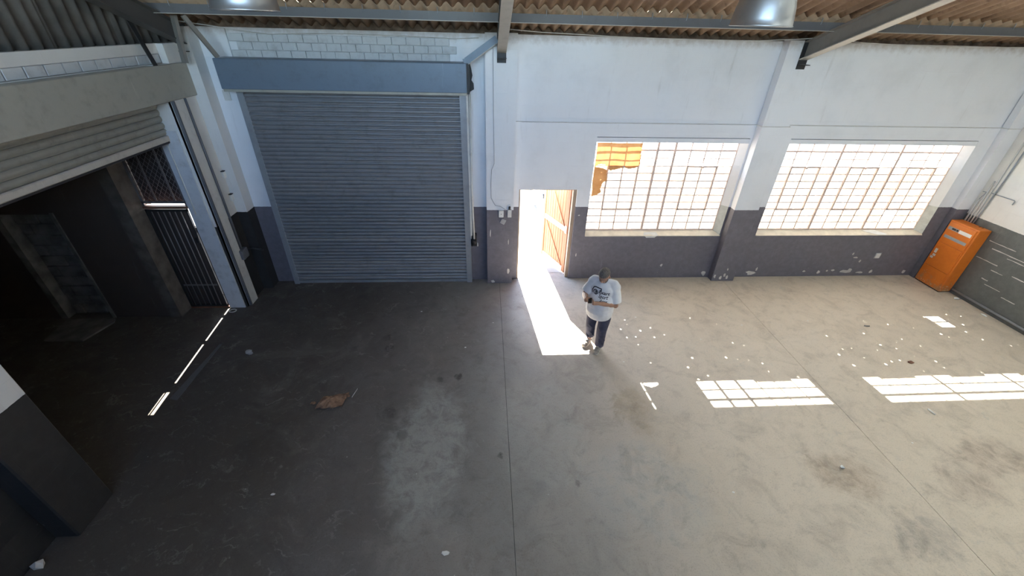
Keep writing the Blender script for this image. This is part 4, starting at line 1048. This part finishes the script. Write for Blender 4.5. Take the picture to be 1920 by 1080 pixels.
    def words(txt, x, z, size, tilt, name='lettering'):
        cu = bpy.data.curves.new('t', 'FONT'); cu.body = txt; cu.size = size; cu.offset = size * .022
        to = bpy.data.objects.new('t', cu); COL.objects.link(to)
        me = bpy.data.meshes.new_from_object(to.evaluated_get(bpy.context.evaluated_depsgraph_get()))
        ca, sa = math.cos(tilt), math.sin(tilt)
        vs = [(x + v.co.x * ca - v.co.y * sa, z + v.co.x * sa + v.co.y * ca) for v in me.vertices]; fs = [tuple(p.vertices) for p in me.polygons]
        bpy.data.objects.remove(to); bpy.data.curves.remove(cu); bpy.data.meshes.remove(me)
        return lay(name, vs, fs, shirt)
    words('Exart', -.030, 1.285, .085, -.13); words('Sport', -.018, 1.222, .070, -.13); words('Ages', .018, 1.160, .066, -.12)
    def ribbon(path, w):
        path = [(p[0] + (q[0] - p[0]) * k / 5, p[1] + (q[1] - p[1]) * k / 5) for p, q in zip(path, path[1:]) for k in range(5)] + [path[-1]]
        vs, fs = [], []
        for i, (x, z) in enumerate(path):
            a = path[max(0, i - 1)]; c = path[min(len(path) - 1, i + 1)]; d = Vector((c[0] - a[0], c[1] - a[1])).normalized(); nrm = (-d.y * w / 2, d.x * w / 2)
            vs += [(x + nrm[0], z + nrm[1]), (x - nrm[0], z - nrm[1])]
        for i in range(len(path) - 1): fs.append((2 * i, 2 * i + 1, 2 * i + 3, 2 * i + 2))
        return vs, fs
    v, f = ribbon([(-.150, 1.235), (-.153, 1.30), (-.130, 1.355), (-.095, 1.368), (-.025, 1.366), (.008, 1.362), (.008, 1.340), (.004, 1.315)], .016); lay('print_outline', v, f, shirt)
    v, f = ribbon([(-.085 + .040 * math.cos(i * PI / 9), 1.285 + .038 * math.sin(i * PI / 9)) for i in range(19)], .015); lay('print_emblem', v, f, shirt)
    v, f = ribbon([(-.088, 1.308), (-.070, 1.288), (-.082, 1.264)], .026); lay('print_emblem', v, f, shirt)
    # trousers, the right leg rolled a little higher
    t = MB(); ell(t, (0, .0, .86), (.215, .165, .13))
    limb(t, [hipL + Vector((0, -.005, .02)), hipL + Vector((.01, -.01, -.16)), kneeL, (kneeL + ankL) / 2, ankL + Vector((0, .005, .0))], [.122, .110, .094, .088, .082], joints=False)
    limb(t, [hipR + Vector((0, -.005, .02)), hipR + Vector((-.01, -.01, -.16)), kneeR, (kneeR + ankR) / 2 + Vector((0, .01, .0)), ankR + Vector((0, -.002, .10))], [.122, .108, .090, .084, .080], joints=False)
    for i in range(7):
        for h_, k_, a_ in ((hipL, kneeL, ankL), (hipR, kneeR, ankR)):
            q = k_ + (a_ - k_) * rnd.uniform(-.2, .7); an = rnd.uniform(-2.6, -.5); r_ = .085
            limb(t, [q + Vector((r_ * math.cos(an), r_ * math.sin(an), 0)), q + Vector((r_ * math.cos(an + .7), r_ * math.sin(an + .7), -.05))], [.008, .012], 8)
    remesh('trousers', t, .010, 4, M['trouser'])
    # shoes
    for an, toe in ((ankL, Vector((.088, -.215, 0))), (ankR, Vector((-.175, -.115, 0)))):
        heel = Vector((an.x, an.y + .055, 0)); d = (toe - heel); d.z = 0; L = d.length; d.normalize(); sd = Vector((-d.y, d.x, 0))
        u = MB()
        for f_, w, hgt in ((.12, .042, .100), (.30, .044, .112), (.52, .050, .084), (.75, .056, .064), (.90, .048, .052)):
            rot = Matrix((sd, d, Vector((0, 0, 1)))).transposed()
            ell(u, heel + d * (L * f_) + Vector((0, 0, .022 + hgt * .38)), (w, L * .17, hgt * .75), rot)
        limb(u, [an + Vector((0, .01, -.02)), an + Vector((0, .012, .015))], [.05, .048], joints=False)
        def cut_shoe(bm):
            bmesh.ops.bisect_plane(bm, geom=list(bm.verts) + list(bm.edges) + list(bm.faces), plane_co=(0, 0, .012), plane_no=(0, 0, -1), clear_outer=True)
        sh = remesh('shoe', u, .007, 4, M['shoe'], cut=cut_shoe)
        prof = [(.02, .030), (.0, .018), (-.0, -.018), (.02, -.032), (.3, -.036), (.55, -.044), (.78, -.050), (.93, -.040), (1.0, -.016), (1.0, .016), (.93, .038), (.78, .046), (.55, .040), (.3, .036)]
        pts = [heel + d * (L * a) + sd * (w * 1.22) for a, w in prof]
        so_ = obj('sole', MB().prism([(p.x, p.y) for p in pts], 'z', 0.0, .022), M['sole']); so_.parent = sh
        la = MB()
        for q in (.34, .44, .54):
            c0 = heel + d * (L * q); zt = .022 + (.122 if q < .4 else .108 if q < .5 else .092)
            la.tube([c0 + sd * .02 + Vector((0, 0, zt - .006)), c0 + Vector((0, 0, zt + .002)), c0 - sd * .02 + Vector((0, 0, zt - .006))], .004, 6)
        l_ = obj('laces', la, M['sole']); l_.parent = sh
    # the phone: held, so a thing of its own
    p = empty('phone', (0, 0, 0), label='small phone held in both hands of the man', cat='phone')
    p.matrix_world = Matrix.Translation(root.location) @ Matrix.Rotation(math.radians(PHI), 4, 'Z') @ Matrix.Diagonal((*SC, 1)) @ Matrix.Translation(pc) @ PR.to_4x4()
    for nm, mb, mt in (('case', MB().bbox(-.035, .035, -.068, .068, -.006, .004, .003), M['phone_rim']), ('screen', MB().box(-.031, .031, -.063, .063, .004, .0052), M['phone'])):
        me, c = mb.mesh(nm); me.materials.append(mt); o = bpy.data.objects.new(nm, me); COL.objects.link(o); o.parent = p; o.location = c
build_person()

# ------------------------------------------------------------------ yard outside
def build_yard():
    obj('ground', B(-14, 26, .25, 40, -.25, -.02), M['yard'], kind='structure', label='sunlit pale concrete yard outside the doorway', cat='ground')
    obj('ground_side', B(-14, -4.95, -.76, .25, -.25, -.02), M['yard'], kind='structure', label='strip of yard outside the side room gate', cat='ground')
    obj('yard_wall', B(-14, 26, 16, 16.3, -.02, 2.2), M['yard_wall'], kind='structure', label='plastered yard wall beyond the doorway', cat='wall')
    t = empty('utility_trailer', (2.3, 3.6, 0), label='white utility trailer parked outside the open doorway', cat='trailer')
    for x in (1.42, 3.05): obj('side_rail', MB().bbox(x, x + .09, 2.3, 5.2, .44, .54, .01), M['van_white'], t)
    obj('deck', B(1.51, 3.05, 2.3, 5.2, .44, .48), M['van_white'], t)
    for x in (1.42, 3.07): obj('end_post', MB().bbox(x, x + .07, 5.12, 5.2, .1, .9, .008), M['grey_plastic'], t)
    obj('tool_box', MB().bbox(1.66, 2.5, 4.0, 4.6, .48, .92, .02), M['grey_plastic'], t)
    for x in (1.66, 2.85): obj('wheel', MB().tube([(x, 3.9, .26), (x + .16, 3.9, .26)], .17, 20).tube([(x, 3.9, .26), (x + .16, 3.9, .26)], .28, 20), M['rubber'], t)
    obj('mudguard', MB().bbox(1.44, 1.66, 4.2, 5.0, .08, .40, .02), M['grey_plastic'], t)
build_yard()
